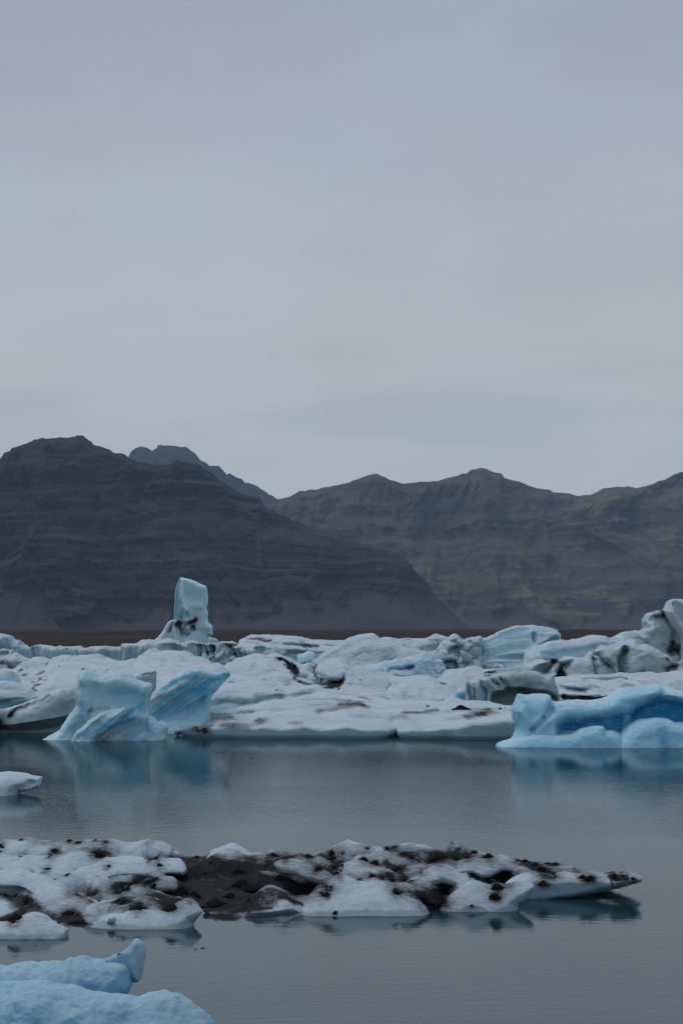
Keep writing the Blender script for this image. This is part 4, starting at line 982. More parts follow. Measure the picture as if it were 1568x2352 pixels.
# -- deep blue berg at the right
o = v(12, (60, 650), (85, 560), (128, 490), (130, 440), (100, 370), (88, 300), (105, 260), (130, 210), (160, 155), (220, 160), (300, 155), (390, 160), (430, 175), (460, 215), (560, 222), (660, 220), (760, 228), (860, 215), (930, 185), (1000, 140), (1080, 115), (1170, 105), (1260, 90), (1330, 82), (1360, 78), (1390, 110), (1450, 105), (1540, 135), (1660, 150), (1800, 170), (1830, 650))
f1 = v(12, (-30, 640), (-10, 600), (60, 572), (140, 540), (250, 515), (400, 500), (480, 508), (600, 505), (700, 470), (780, 450), (872, 440), (905, 482), (960, 480), (1010, 500), (1060, 560), (1080, 640))
f2 = v(12, (925, 640), (930, 600), (1000, 545), (1080, 465), (1180, 400), (1260, 378), (1330, 366), (1440, 376), (1500, 405), (1560, 400), (1680, 405), (1800, 430), (1830, 640))
berg('iceberg', 'vivid deep blue berg with hollowed caves and granular front ledge at the right', M_BLUE, 97.5,
     [lump(o, 2.4, .18, 1.4, 3.0, .8, n=3, feats=[
         ('f', v(12, (490, 505), (470, 420), (560, 370), (640, 380), (760, 350), (860, 335), (1000, 310), (1060, 320), (1075, 420), (1040, 520), (700, 520)), 16, -.9),
         ('f', v(12, (1085, 470), (1085, 330), (1130, 270), (1220, 220), (1350, 190), (1450, 210), (1560, 230), (1800, 240), (1800, 460), (1500, 460)), 16, -1.1),
         ('r', v(12, (150, 200), (140, 300), (170, 420)), 14, .35), ('r', v(12, (440, 200), (420, 300), (340, 380), (260, 460)), 7, -.5), ('r', v(12, (360, 370), (300, 420)), 14, .4), ('f', v(12, (1390, 110), (1450, 108), (1540, 140), (1530, 200), (1400, 170)), 5, .6)]),
      lump(f1, .7, .5, .7, 2.4, .45, n=3, part='front_ledge', paints=[('b', 's', v(12, (600, 585), (880, 585)), 10, .2), ('b', 'f', v(12, (1290, 420), (1370, 410), (1380, 640), (1290, 640)), 12, .45), ('b', 's', v(12, (850, 480), (905, 560)), 9, .3)]), lump(f2, .75, .5, .9, 2.4, .5, n=3, part='front_ledge', paints=[('b', 's', v(12, (600, 585), (880, 585)), 10, .2), ('b', 'f', v(12, (1290, 420), (1370, 410), (1380, 640), (1290, 640)), 12, .45), ('b', 's', v(12, (850, 480), (905, 560)), 9, .3)])],
     paints=[('b', 'f', v(12, (480, 505), (465, 430), (560, 380), (640, 385), (760, 360), (860, 345), (1000, 325), (1055, 330), (1060, 420), (1030, 520), (700, 520)), 11, .95),
             ('b', 'f', v(12, (1080, 480), (1085, 340), (1130, 280), (1220, 235), (1350, 195), (1450, 215), (1560, 235), (1800, 245), (1800, 470), (1500, 470), (1300, 380)), 10, 1.15),
             ('b', 'f', v(12, (980, 240), (1050, 180), (1250, 130), (1380, 140), (1390, 190), (1200, 230), (1080, 290)), 14, .40), ('b', 'f', v(12, (440, 260), (620, 250), (760, 280), (700, 360), (500, 370)), 16, .22), ('b', 'f', v(12, (360, 220), (440, 190), (430, 290), (350, 340)), 10, .3), ('b', 'f', v(12, (1290, 420), (1370, 410), (1380, 640), (1290, 640)), 12, .35),
             ('b', 's', v(12, (130, 300), (130, 420)), 9, .25), ('b', 's', v(12, (600, 585), (880, 585)), 10, .2), ('s', 's', v(12, (480, 225), (760, 232), (900, 200)), 4, .55), ('s', 'f', v(12, (1395, 118), (1450, 110), (1535, 140), (1520, 195), (1410, 165)), 4, .8), ('d', 's', v(12, (350, 345), (362, 365)), 2, .6), ('b', 's', v(12, (850, 480), (905, 560)), 9, .3)],
     noise=((.07, .5), (.025, 2.6), (.008, 8.0)), snow=(.55, .95, .55), px=1.25, smooth_k=.12, seed=67)


# ------------------------------------------------------------------ flat floes
def slab(name, label, mat, dw, front, back_xy, ctrl, crests=(), skyline=None, rim=.6, R=.6, under=(.0, .1), paints=(), level=.4, cells=(.08, .2, .05), noise=((.03, 1.0),), snow=(.1, .4, 1.1), zmin=-.3, bottom=None, seed=1, cat='ice floe', power=1.5, dips=(), taper=None, pillows=None):
    """a floating floe: footprint from its waterline, top surface through measured heights, wave-like crests on it"""
    fr = on_level(dense(front, 3), 0.0)
    foot = np.vstack([fr, np.array(back_xy, float)])
    cx, cy, cz = cells
    xs = np.arange(foot[:, 0].min() - 4 * cx, foot[:, 0].max() + 4 * cx, cx)
    ys = np.arange(foot[:, 1].min() - 4 * cy, foot[:, 1].max() + 4 * cy, cy)
    X, Y = np.meshgrid(xs, ys, indexing='ij')
    wob = .25 * R * fbm(X / (R * 2), Y / (R * 5), X * 0, 3, seed)
    g = poly_sd(X, Y, foot) + wob
    kk = EYE / dw * 2.2
    num = den = 0
    for p, z in ctrl:
        q = on_level(np.array([p], float), z)[0]
        w = 1 / (((X - q[0]) ** 2 + ((Y - q[1]) * kk) ** 2) + (12 * dw / FOC) ** 2) ** power
        num = num + w * z; den = den + w
    base = num / den
    top = base
    for pts, zc0, sf, sb in crests:
        # a snow wave: crest line in space, long rounded slope in front, short drop behind
        p = dense(pts, 3)
        mid = np.median(p[:, 1])
        yl = on_level(np.array([[784.0, mid]]), zc0)[0, 1]
        lean = 9.0
        q = on_plane(p, yl - lean * zc0, lean)
        q = q[np.argsort(q[:, 0])]
        yq = yl + lean * (q[:, 1] - zc0)
        i0 = np.searchsorted(xs, q[0, 0] - .6); i1 = np.searchsorted(xs, q[-1, 0] + .6)
        if i1 - i0 < 2: continue
        Xs, Ys = X[i0:i1], Y[i0:i1]
        xr = xs[i0:i1]
        out = np.maximum(0, np.maximum(q[0, 0] - xr, xr - q[-1, 0]))
        z1 = np.interp(xr, q[:, 0], q[:, 1]) - 1.0 * (np.sqrt(out ** 2 + .01) - .1)
        y1 = np.interp(xr, q[:, 0], yq)
        def blur(a_, sg):
            n_ = max(1, int(3 * sg / cx)); k_ = np.exp(-.5 * (np.arange(-n_, n_ + 1) * cx / sg) ** 2)
            return np.convolve(np.pad(a_, n_, mode='edge'), k_ / k_.sum(), mode='valid')
        y1 = blur(y1, .10)
        sl = np.gradient(blur(y1, .15), cx)[:, None]
        d = (y1[:, None] - Ys) / np.sqrt(1 + sl ** 2)
        # the crest's outline softens sideways as the slope runs down from it
        lv = [(0.0, blur(z1, .08)), (.35, blur(z1, .24)), (.9, blur(z1, .5)), (1.8, blur(z1, .9))]
        Zc = np.zeros_like(d)
        ad = np.abs(d)
        for (d0, za), (d1, zb) in zip(lv[:-1], lv[1:]):
            t_ = np.clip((ad - d0) / (d1 - d0), 0, 1)
            Zc = np.where(ad >= d0, za[:, None] * (1 - t_) + zb[:, None] * t_, Zc)
        h = np.where(d > 0, Zc - sf * (np.sqrt(d * d + .09) - .3), Zc - sb * (np.sqrt(d * d + .0225) - .15))
        kx = .06
        t_ = top[i0:i1]
        hh = np.clip(.5 + .5 * (h - t_) / kx, 0, 1)
        top[i0:i1] = t_ * (1 - hh) + h * hh + kx * hh * (1 - hh)
    for p, w, a in dips:
        q = on_level(np.array([p], float), level)[0]
        top = top + a * np.exp(-((X - q[0]) / (w * dw / FOC)) ** 2 - ((Y - q[1]) / (w * dw / FOC * 3.0)) ** 2)
    if pillows is not None:
        pf, pamp, pfade = pillows
        top = top + pamp * (pf(X, Y) - .45) * pfade(X, Y)
    if skyline is not None:
        pts, ycrest, sf, sb = skyline
        xd = pts[:, 0]
        yb = np.interp(xd, ycrest[0], ycrest[1])
        dx, dy_, dz = rays(pts)
        t = yb / dy_
        xw, zw = t * dx, EYE + t * dz
        zc = np.interp(X, xw, zw); yc = np.interp(X, xw, yb)
        e = np.exp(-((Y - yc) / np.where(Y < yc, sf, sb)) ** 2)
        tgt = np.where(Y > yc, np.minimum(top, zc - .05), top)
        top = np.where(Y < yc, top * (1 - e) + zc * e, tgt * (1 - e) + zc * e)
    for amp, fq in noise:
        top = top + amp * fbm(X * fq, Y * fq * .5, X * 0 + 2, 4, seed + 3)
    t = np.clip(g / R, 0, 1)
    sh = np.sqrt(1 - (1 - t) ** 2)
    if taper is not None:
        top = top * (taper[2] + (1 - taper[2]) * sstep(X, taper[0], taper[1]))
    rm = rim(X) if callable(rim) else rim
    top = top * (rm + (1 - rm) * sh)
    zs = np.arange(zmin, top[g > 0].max() + 3 * cz, cz)
    Zg = zs[None, None, :].astype(np.float32)
    u0, uh = under
    und = (u0 * np.exp(-(np.maximum(zs, 0) / uh) ** 2)).astype(np.float32)[None, None, :]
    Fd = np.maximum(Zg - top[:, :, None].astype(np.float32), (und - g[:, :, None].astype(np.float32)) * .35)
    if bottom is not None:
        Fd = np.maximum(Fd, bottom(X, Y)[:, :, None].astype(np.float32) - Zg)
    V, Q = surface_nets(Fd, xs, ys, zs)
    N = vert_normals(V, Q)
    def top_at(q):
        i = np.clip(np.round((q[:, 0] - xs[0]) / cx).astype(int), 0, len(xs) - 1); j = np.clip(np.round((q[:, 1] - ys[0]) / cy).astype(int), 0, len(ys) - 1)
        return top[i, j]
    def lift(pts):
        # follow each sight line to the first place where it meets the snow
        dx, dy_, dz = rays(pts)
        t0 = (ys[0] - 1) / dy_; t1 = (0 - EYE) / dz * 1.02
        best = on_level(pts, min(level, .12)); done = np.zeros(len(pts), bool)
        for f in np.linspace(0, 1, 400):
            t = t0 + (t1 - t0) * f
            q = np.stack([t * dx, t * dy_], 1)
            hit = (~done) & (EYE + t * dz <= top_at(q) * (top_at(q) > .02))
            best[hit] = q[hit]; done |= hit
        return np.column_stack([best, np.maximum(top_at(best), 0)])
    P = paint_masks(V, N, paints, dw, 0, snow, level, lift)
    if pillows is not None:      # darker along the creases
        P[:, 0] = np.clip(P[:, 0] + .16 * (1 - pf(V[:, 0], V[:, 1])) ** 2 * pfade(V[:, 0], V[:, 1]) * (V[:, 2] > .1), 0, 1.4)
    root = bpy.data.objects.new(name, None)
    root.location = (float((V[:, 0].min() + V[:, 0].max()) / 2), float((V[:, 1].min() + V[:, 1].max()) / 2), 0.0)
    COL.objects.link(root)
    mesh_obj('ice_slab', V, Q, mat, paint=P, parent=root)
    ob = tag(root, label, cat)
    def ground(x, y):
        i = int(np.clip(round((x - xs[0]) / cx), 0, len(xs) - 1)); j = int(np.clip(round((y - ys[0]) / cy), 0, len(ys) - 1))
        return float(top[i, j])
    ground.lift = lift
    return ob, ground


def pillow_field(sx, sy, seed):
    """close-packed rounded snow pillows: 1 on top of a pillow, 0 in the creases between"""
    def f(X, Y):
        X = X + .10 * fbm(X / .7, Y / 1.4, X * 0 + 3, 2, seed + 5)
        Y = Y + .22 * fbm(X / .7, Y / 1.4, X * 0 + 8, 2, seed + 6)
        U, W = X / sx, Y / sy
        W = W + .5 * (np.floor(U).astype(int) % 2)
        iu, iw = np.floor(U), np.floor(W)
        d1 = np.full(U.shape, 9.0); d2 = np.full(U.shape, 9.0)
        for a in (-1, 0, 1):
            for c in (-1, 0, 1):
                cu, cw = (iu + a).astype(np.int64), (iw + c).astype(np.int64)
                px_ = cu + .5 + .75 * (_hash(cu, cw, cu * 0, seed) - .5); pw_ = cw + .5 + .75 * (_hash(cu, cw, cu * 0 + 7, seed) - .5)
                d = np.hypot(U - px_, W - pw_)
                d2 = np.minimum(d2, np.maximum(d1, d)); d1 = np.minimum(d1, d)
        return np.clip(sstep(d2 - d1, -.05, .62), 0, 1) * np.clip(1.12 - .5 * d1 * d1, 0, 1)
    return f


def world_xy(k, p, z):
    return tuple(on_level(v(k, p), z)[0])


def xy_at(k, p, D):
    q = on_plane(v(k, p), D)
    return (q[0, 0], D)


# cones of black volcanic grit: three shapes shared by all of them
CONES = []
for s_ in range(4):
    rr = np.random.default_rng(90 + s_)
    nr, na = 5, 12
    V = []
    for i in range(nr):
        f = i / nr
        for j in range(na):
            a = 2 * math.pi * j / na
            r = (1 - f) ** .8 * (1 + rr.normal(0, .16)) * (1 + .22 * math.sin(a * 2 + s_) + .12 * math.sin(a * 3 + 2 * s_))
            V.append((r * math.cos(a), r * math.sin(a), f * (1 + rr.normal(0, .06)) - .25 * (i == 0)))
    V.append((rr.normal(0, .06), rr.normal(0, .06), 1.0))
    Fs = []
    for i in range(nr - 1):
        for j in range(na):
            a, b_ = i * na + j, i * na + (j + 1) % na
            Fs.append((a, b_, b_ + na, a + na))
    for j in range(na):
        Fs.append(((nr - 1) * na + j, (nr - 1) * na + (j + 1) % na, len(V) - 1))
    me = bpy.data.meshes.new('grit_cone')
    me.from_pydata(V, [], Fs); me.update()
    for p_ in me.polygons: p_.use_smooth = True
    me.materials.append(M_DIRT)
    CONES.append(me)


def cone(parent, ground, k, p, w, h=.5, level=.4, dw=42.0, n=[0]):
    x0, y0 = p
    q = ground.lift(v(k, (x0, y0 + w * .18)))[0]          # foot of the cone on the actual snow surface
    ww = w * VIEW[k][2] * dw / FOC * .46
    ob = bpy.data.objects.new('grit_cone', CONES[n[0] % 4]); n[0] += 1
    COL.objects.link(ob)
    ob.parent = parent
    hit = first_ice(v(k, (x0, y0 + w * .15))) if dw < 60 else None       # rest on whatever snow is seen there
    if hit is not None: q = (hit.x, hit.y, hit.z)
    else: q = (q[0], q[1], ground(q[0], q[1]))
    ob.location = (q[0] - parent.location[0], q[1] - parent.location[1], q[2] - parent.location[2] - .02)
    ob.scale = (ww, ww * 1.6, ww * 2 * h)
    ob.rotation_euler = (0, 0, n[0] * 1.7)
    return ob


# -- big front floe in the middle
front = np.vstack([v(1, (1160, 778), (1175, 800), (1215, 818), (1290, 826), (1400, 828), (1520, 830)), v(2, (0, 830), (150, 831), (400, 834), (600, 830), (760, 832), (1000, 834), (1150, 830), (1205, 818), (1222, 820), (1240, 830), (1400, 834), (1568, 834)), v(3, (100, 1003), (250, 1004), (400, 1003), (470, 1000))])
back = [xy_at(3, (480, 800), 126), xy_at(3, (300, 770), 132), xy_at(2, (1250, 575), 136), xy_at(2, (720, 530), 138), xy_at(2, (370, 580), 129), xy_at(1, (1568, 625), 118), xy_at(1, (1450, 650), 112), xy_at(1, (1300, 690), 109.3), xy_at(1, (1200, 735), 109.0), xy_at(1, (1158, 770), 108.0)]
def cz(k, p, D):
    q = v(k, p)
    return (tuple(q[0]), float(on_plane(q, D)[0, 1]))
ctrl = [cz(1, (1215, 735), 106), cz(1, (1300, 770), 104.8), cz(1, (1400, 760), 105), cz(2, (0, 790), 105.2), cz(2, (230, 770), 105.4), cz(2, (450, 775), 105.2), cz(2, (760, 778), 105.2), cz(2, (1000, 775), 105.3), cz(2, (1180, 770), 105.6), cz(2, (1250, 768), 105.6), cz(2, (1400, 755), 105.8), cz(2, (1568, 750), 105.8),
        cz(3, (200, 880), 106), cz(3, (430, 862), 106), cz(2, (60, 660), 112.5), cz(2, (170, 625), 118), cz(2, (370, 582), 127), cz(2, (600, 545), 134), cz(2, (720, 532), 136), cz(2, (950, 555), 135), cz(2, (1250, 580), 134), cz(2, (500, 680), 114), cz(2, (800, 690), 113), cz(2, (900, 640), 121), cz(2, (1250, 680), 113), cz(3, (100, 790), 122), cz(3, (350, 785), 124), cz(3, (430, 790), 122),
        cz(2, (200, 720), 110), cz(3, (200, 850), 110)]
fx0 = xy_at(1, (1160, 778), 107)[0]
floe, fg = slab('ice_floe', 'broad flat white floe with thin green edge at the far side of open water', M_SNOW, 112.0, front, back, ctrl,
     crests=[],
     rim=.80, R=.35, under=(.14, .07), taper=(fx0, fx0 + 1.6, .55), level=.7, cells=(.10, .28, .055), noise=((.09, .3), (.045, 1.0), (.015, 3.5)), snow=(.35, .75, 1.1), seed=71,
     paints=[('d', 's', v(2, (-20, 740), (200, 745), (360, 730)), 9, .22), ('d', 's', v(2, (380, 650), (640, 620), (900, 590)), 8, .20), ('d', 's', v(2, (300, 700), (520, 690), (760, 700)), 7, .18), ('d', 's', v(2, (900, 680), (1100, 690), (1180, 720)), 7, .22), ('d', 's', v(3, (0, 820), (200, 800), (400, 800)), 6, .25), ('d', 's', v(2, (0, 640), (160, 660), (340, 640)), 7, .22), ('d', 's', v(2, (600, 575), (800, 570), (1000, 590)), 4, .3), ('d', 'f', v(1, (1165, 745), (1240, 725), (1330, 735), (1372, 770), (1360, 815), (1220, 800)), 18.00, 0.40), ('d', 's', v(1, (1290, 770), (1350, 780)), 12.00, 0.44), ('d', 's', v(1, (1420, 700), (1520, 690)), 10.50, 0.18), ('d', 's', v(2, (10, 700), (100, 695)), 9.00, 0.26), ('d', 's', v(2, (180, 662), (260, 660)), 4.50, 0.32), ('d', 's', v(2, (60, 748), (130, 752)), 6.00, 0.32), ('d', 's', v(2, (290, 715), (330, 722)), 6.00, 0.40),
             ('d', 's', v(2, (700, 650), (830, 635), (960, 610), (1030, 625)), 7.50, 0.40), ('d', 's', v(2, (830, 610), (960, 604), (1000, 610)), 5.10, 0.48), ('d', 's', v(2, (500, 732), (580, 730)), 4.50, 0.40), ('d', 's', v(2, (1260, 658), (1380, 660), (1480, 648)), 5.10, 0.56), ('d', 's', v(2, (1180, 695), (1280, 685)), 7.50, 0.28), ('d', 's', v(2, (150, 755), (230, 770)), 6.00, 0.28),
             ('d', 's', v(3, (150, 858), (210, 838), (290, 815)), 7.50, 0.56), ('d', 's', v(3, (210, 835), (250, 832)), 6.00, 0.40), ('d', 's', v(3, (20, 870), (130, 860)), 7.50, 0.20), ('d', 's', v(2, (960, 555), (1050, 575)), 3.60, 0.40), ('d', 's', v(2, (1100, 560), (1140, 560)), 3.60, 0.40), ('d', 's', v(2, (600, 665), (700, 660)), 7.50, 0.16)])
cone(floe, fg, 3, (105, 792), 80, .45, .9, 122.0)
cone(floe, fg, 3, (362, 800), 22, .8, .9, 122.0)
cone(floe, fg, 2, (1418, 618), 26, .6, .9, 128.0)

o = v(2, (-40, 720), (-44, 630), (-34, 575), (-10, 540), (20, 512), (60, 490), (150, 472), (250, 465), (350, 465), (420, 476), (500, 500), (560, 492), (620, 485), (690, 485), (740, 510), (800, 530), (950, 538), (1100, 545), (1200, 558), (1260, 575), (1290, 720))
berg('snow_floe', 'white layered floe with shadowed hollow left end behind the broad flat floe', M_SNOW, 138.0,
     [lump(o, 1.4, 4.0, 2.0, 9, .4, feats=[('f', v(2, (-60, 640), (0, 580), (80, 560), (160, 590), (275, 600), (160, 630), (40, 650), (-60, 700)), 16, -1.2), ('r', v(2, (0, 560), (110, 540), (250, 545), (430, 520)), 14, 1.0), ('r', v(2, (300, 590), (470, 545), (640, 530)), 10, -.9), ('r', v(2, (480, 520), (640, 500)), 12, 1.5)])],
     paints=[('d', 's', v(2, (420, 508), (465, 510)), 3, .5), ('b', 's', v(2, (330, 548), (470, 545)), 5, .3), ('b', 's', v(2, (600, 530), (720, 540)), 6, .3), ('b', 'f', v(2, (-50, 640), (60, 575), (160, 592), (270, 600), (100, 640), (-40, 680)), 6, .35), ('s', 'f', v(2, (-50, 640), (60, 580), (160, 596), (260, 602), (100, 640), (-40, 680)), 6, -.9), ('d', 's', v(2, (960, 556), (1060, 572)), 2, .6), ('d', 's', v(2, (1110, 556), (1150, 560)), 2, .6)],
     noise=((.10, .5, 1), (.14, .3), (.07, 1.0), (.03, 3.0)), snow=(.1, .4, 1.1), px=1.5, seed=73, cat='ice floe')

# -- small floe at the left edge of the open water
o = v(4, (-120, 330), (-115, 112), (0, 106), (60, 106), (120, 110), (160, 114), (190, 126), (235, 132), (263, 139), (256, 170), (249, 194), (212, 214), (150, 230), (125, 238), (118, 330))
berg('ice_floe', 'small smooth white floe alone in open water at the left edge', ice_material('ice_small_floe', (.40, .58, .63), (.34, .52, .57), (.56, .66, .72), (.12, .38, .50), .6, granular=.4), 69.5,
     [lump(o, .9, .5, .8, 1.2, .45, n=3, feats=[('f', v(4, (186, 128), (275, 130), (260, 230), (120, 250), (150, 215), (180, 180)), 7, -.55), ('r', v(4, (60, 130), (40, 180), (50, 230)), 30, .15), ('r', v(4, (170, 190), (130, 235)), 10, -.2)])],
     paints=[('s', 'f', v(4, (-100, 100), (180, 115), (185, 150), (175, 190), (130, 225), (60, 255), (-100, 262)), 4, .95), ('b', 'f', v(4, (188, 130), (262, 138), (248, 200), (140, 235), (170, 200)), 5, .30)],
     noise=((.03, 1.0), (.012, 4.0)), snow=(.3, .8, .8), px=1.2, seed=75, cat='ice floe')

# -- long hummocky floe with grit cones, across the middle water
front = np.vstack([v(9, (-760, 930), (-300, 945), (-60, 950), (0, 938), (80, 942), (150, 955), (220, 935), (330, 910), (420, 905), (470, 935), (560, 936), (585, 915), (520, 885), (600, 868)), v(9, (650, 850), (720, 878), (770, 850), (820, 858), (920, 872), (1020, 888), (1060, 862), (1200, 845), (1350, 825), (1568, 812)),
                   v(4, (1150, 1045), (1215, 1022), (1255, 990), (1262, 965)), v(5, (160, 560), (220, 574), (330, 580), (450, 578), (600, 566), (750, 550), (950, 556), (1100, 562), (1300, 550)), v(6, (-10, 480), (100, 474), (150, 466), (230, 460), (400, 462), (520, 452), (620, 438), (662, 424), (690, 404), (760, 400), (950, 398), (1140, 392), (1260, 385), (1345, 376))])
fw = on_level(front, 0.0)
back = [(fw[-1, 0] + .05, fw[-1, 1] + .6), xy_at(6, (1250, 270), 45.2), xy_at(6, (1000, 250), 46.6), xy_at(6, (600, 180), 48.0), xy_at(5, (1000, 120), 48.6), xy_at(5, (300, 120), 48.8), xy_at(4, (900, 530), 49.2), xy_at(4, (0, 510), 49.4), (-9.6, 49.4), (-9.6, 39.0)]
def c9(k, p, z): return (tuple(v(k, p)[0]), z * .30)
ctrl = [c9(9, (100, 900), .16), c9(9, (300, 850), .22), c9(9, (900, 840), .16), c9(9, (1300, 780), .22), c9(9, (650, 830), .10), c9(9, (700, 720), .24), c9(9, (400, 600), .34), c9(9, (100, 620), .26), c9(9, (60, 760), .2), c9(9, (1000, 560), .32), c9(9, (1300, 600), .28), c9(9, (500, 380), .42), c9(9, (1100, 330), .42), c9(9, (200, 200), .46), c9(9, (900, 160), .46), c9(9, (1400, 160), .46),
        c9(5, (100, 480), .16), c9(5, (400, 500), .16), c9(5, (300, 380), .28), c9(5, (200, 260), .38), c9(5, (700, 350), .30), c9(5, (900, 500), .20), c9(5, (1200, 500), .24), c9(5, (1000, 250), .40), c9(5, (1400, 200), .40), c9(5, (1400, 350), .30), c9(5, (600, 200), .40),
        c9(6, (150, 420), .22), c9(6, (400, 400), .22), c9(6, (600, 370), .26), c9(6, (500, 250), .34), c9(6, (800, 320), .28), c9(6, (1000, 300), .25), c9(6, (1200, 285), .23), c9(6, (1320, 295), .20), c9(6, (300, 160), .40), c9(6, (800, 230), .34), c9(6, (1000, 262), .28)]
trough = []
crests = []
for add, sf, sb, pts in (
        (.13, .9, .25, v(9, (-80, 250), (60, 240), (180, 235), (300, 238), (420, 235), (520, 222), (600, 225), (680, 200), (760, 200), (850, 225), (980, 252))),
        (.10, .6, .22, v(9, (560, 272), (650, 268), (720, 268), (800, 290), (870, 300))),
        (.17, .8, .25, v(9, (900, 290), (980, 255), (1070, 238), (1160, 238), (1250, 250), (1330, 280), (1400, 330), (1450, 385))),
        (.17, .9, .25, v(9, (-80, 372), (0, 362), (100, 355), (210, 343), (300, 350), (380, 362), (460, 362), (520, 322), (580, 318))),
        (.16, 1.0, .3, v(9, (560, 420), (640, 395), (720, 372), (800, 372), (880, 395), (950, 425))),
        (.17, 1.0, .35, v(9, (-80, 420), (100, 410), (270, 415), (400, 440), (520, 490), (620, 550), (720, 595), (820, 620), (890, 648))),
        (.15, .7, .2, v(9, (880, 655), (960, 632), (1040, 632), (1110, 660), (1180, 690), (1250, 705))),
        (.14, .6, .2, v(9, (1170, 645), (1260, 620), (1350, 612), (1400, 618), (1440, 655))),
        (.15, .7, .22, v(9, (1150, 540), (1210, 505), (1270, 502), (1340, 525), (1420, 550), (1480, 585), (1600, 610))),
        (.13, .5, .2, v(9, (1370, 470), (1420, 425), (1470, 415), (1530, 425), (1580, 460))),
        (.12, .6, .2, v(9, (1320, 290), (1440, 265), (1520, 255), (1600, 262), (1650, 290))),
        (.20, .7, .22, v(9, (60, 825), (150, 790), (230, 755), (300, 740), (360, 745), (420, 780), (500, 830), (570, 862))),
        (.10, .5, .2, v(9, (-80, 835), (60, 825), (200, 828), (280, 838), (340, 880))),
        (.17, .7, .25, v(9, (830, 850), (900, 800), (1000, 745), (1100, 735), (1250, 705), (1400, 680), (1520, 688), (1640, 735))),
        (.12, .6, .22, v(9, (-80, 110), (60, 110), (180, 95), (260, 110), (380, 130), (520, 115), (640, 130))),
        (.10, .6, .22, v(9, (620, 180), (740, 130), (860, 120), (980, 125))),
        (.12, .6, .22, v(9, (1190, 210), (1290, 170), (1370, 130), (1440, 105), (1520, 150))),
        (.14, .7, .25, v(10, (620, 172), (720, 170), (790, 158), (850, 158), (920, 190), (1000, 235), (1090, 270), (1180, 290))),
        (.12, .6, .22, v(10, (470, 320), (540, 285), (620, 275), (690, 295), (780, 325), (870, 350), (960, 390))),
        (.12, .7, .25, v(10, (-50, 270), (60, 260), (150, 290), (240, 330), (330, 370), (400, 410))),
        (.20, .9, .22, v(10, (300, 500), (400, 430), (470, 400), (520, 398), (580, 430), (640, 455), (760, 455), (860, 452), (950, 450), (1050, 480), (1150, 530))),
        (.10, .4, .16, v(10, (540, 392), (600, 384), (660, 395), (740, 430), (800, 450))),
        (.22, .9, .25, v(10, (1060, 460), (1140, 420), (1240, 365), (1340, 325), (1410, 308), (1470, 330), (1580, 400))),
        (.13, .6, .22, v(10, (1050, 340), (1130, 310), (1220, 310), (1330, 300), (1430, 270), (1530, 255), (1600, 258))),
        (.12, .5, .2, v(10, (1390, 610), (1460, 570), (1520, 558), (1600, 565))),
        (.10, .5, .2, v(10, (1120, 225), (1200, 210), (1270, 240))),
        (.20, .8, .22, v(6, (300, 222), (360, 190), (410, 180), (450, 190), (500, 190), (540, 170), (575, 163), (620, 180), (680, 230), (720, 255))),
        (.14, .6, .22, v(6, (370, 335), (400, 312), (450, 320), (510, 335), (560, 335), (620, 320), (690, 315), (735, 335))),
        (.13, .6, .22, v(6, (620, 305), (680, 275), (740, 262), (800, 270), (850, 280), (920, 265), (980, 278))),
        (.08, .5, .2, v(6, (830, 240), (870, 225), (930, 222), (980, 240))),
        (.05, .5, .2, v(6, (980, 275), (1040, 262), (1120, 268))),
        (.10, .7, .25, v(5, (200, 205), (270, 182), (350, 168), (430, 185), (520, 185), (600, 205), (700, 225))),
        (.10, .6, .2, v(5, (690, 225), (780, 200), (850, 232))),
        (.10, .6, .25, v(5, (470, 300), (550, 298), (640, 310), (720, 335))),
        (.14, .5, .2, v(5, (505, 425), (560, 390), (600, 380), (650, 395), (720, 430)))):
    py = float(np.median(pts[:, 1]))
    # the floe rises gently towards its far side
    zc = .14 + .27 * np.clip((2110 - py) / 160, 0, 1) + add * 1.0 - .07
    crests.append((pts, zc, .46, .85))
    trough.append(('d', 's', pts + np.array([0, -5.0]), 8.0, .17))   # grit plus painted shade in the trough behind each snow wave
sky_line = np.vstack([v(9, (-140, 40), (-60, 38), (0, 50), (60, 72), (130, 85), (180, 78), (250, 60), (300, 62), (360, 90), (440, 95), (520, 92), (620, 92), (720, 92), (820, 88), (900, 86), (980, 74), (1030, 78), (1100, 98), (1180, 108), (1260, 98), (1330, 84), (1380, 100), (1450, 98), (1500, 118), (1540, 148)),
                      v(5, (0, 168), (60, 190), (140, 195), (210, 175), (225, 152), (290, 135), (345, 112), (385, 117), (470, 172), (560, 168), (610, 146), (655, 165), (770, 172), (840, 188), (880, 190), (1000, 130), (1085, 92), (1200, 125), (1300, 140), (1400, 120), (1470, 108), (1560, 128)),
                      v(6, (0, 104), (50, 95), (110, 105), (200, 130), (248, 142), (278, 97), (310, 93), (370, 130), (450, 147), (540, 170), (620, 188), (720, 202), (880, 212), (950, 228), (1000, 250), (1140, 266), (1200, 262), (1280, 266), (1320, 280), (1340, 298))])
yc = (np.array([-60., 0, 300, 700, 1000, 1200, 1330, 1420, 1475]), np.array([48.4, 48.3, 48.1, 47.8, 47.4, 46.6, 45.6, 44.8, 43.9]))
xt0 = on_level(v(6, (930, 400)), 0)[0, 0]; xt1 = fw[-1, 0]
xl0 = on_level(v(6, (655, 420)), 0)[0, 0]
dirt_pts = v(5, (-40, 200), (60, 195), (190, 205), (330, 190), (470, 200), (600, 215), (690, 245), (640, 280), (560, 290), (640, 330), (660, 370), (600, 380), (520, 410), (560, 440), (700, 450), (640, 490), (560, 530), (480, 555), (330, 560), (180, 540), (110, 470), (60, 440), (-20, 380), (20, 330))
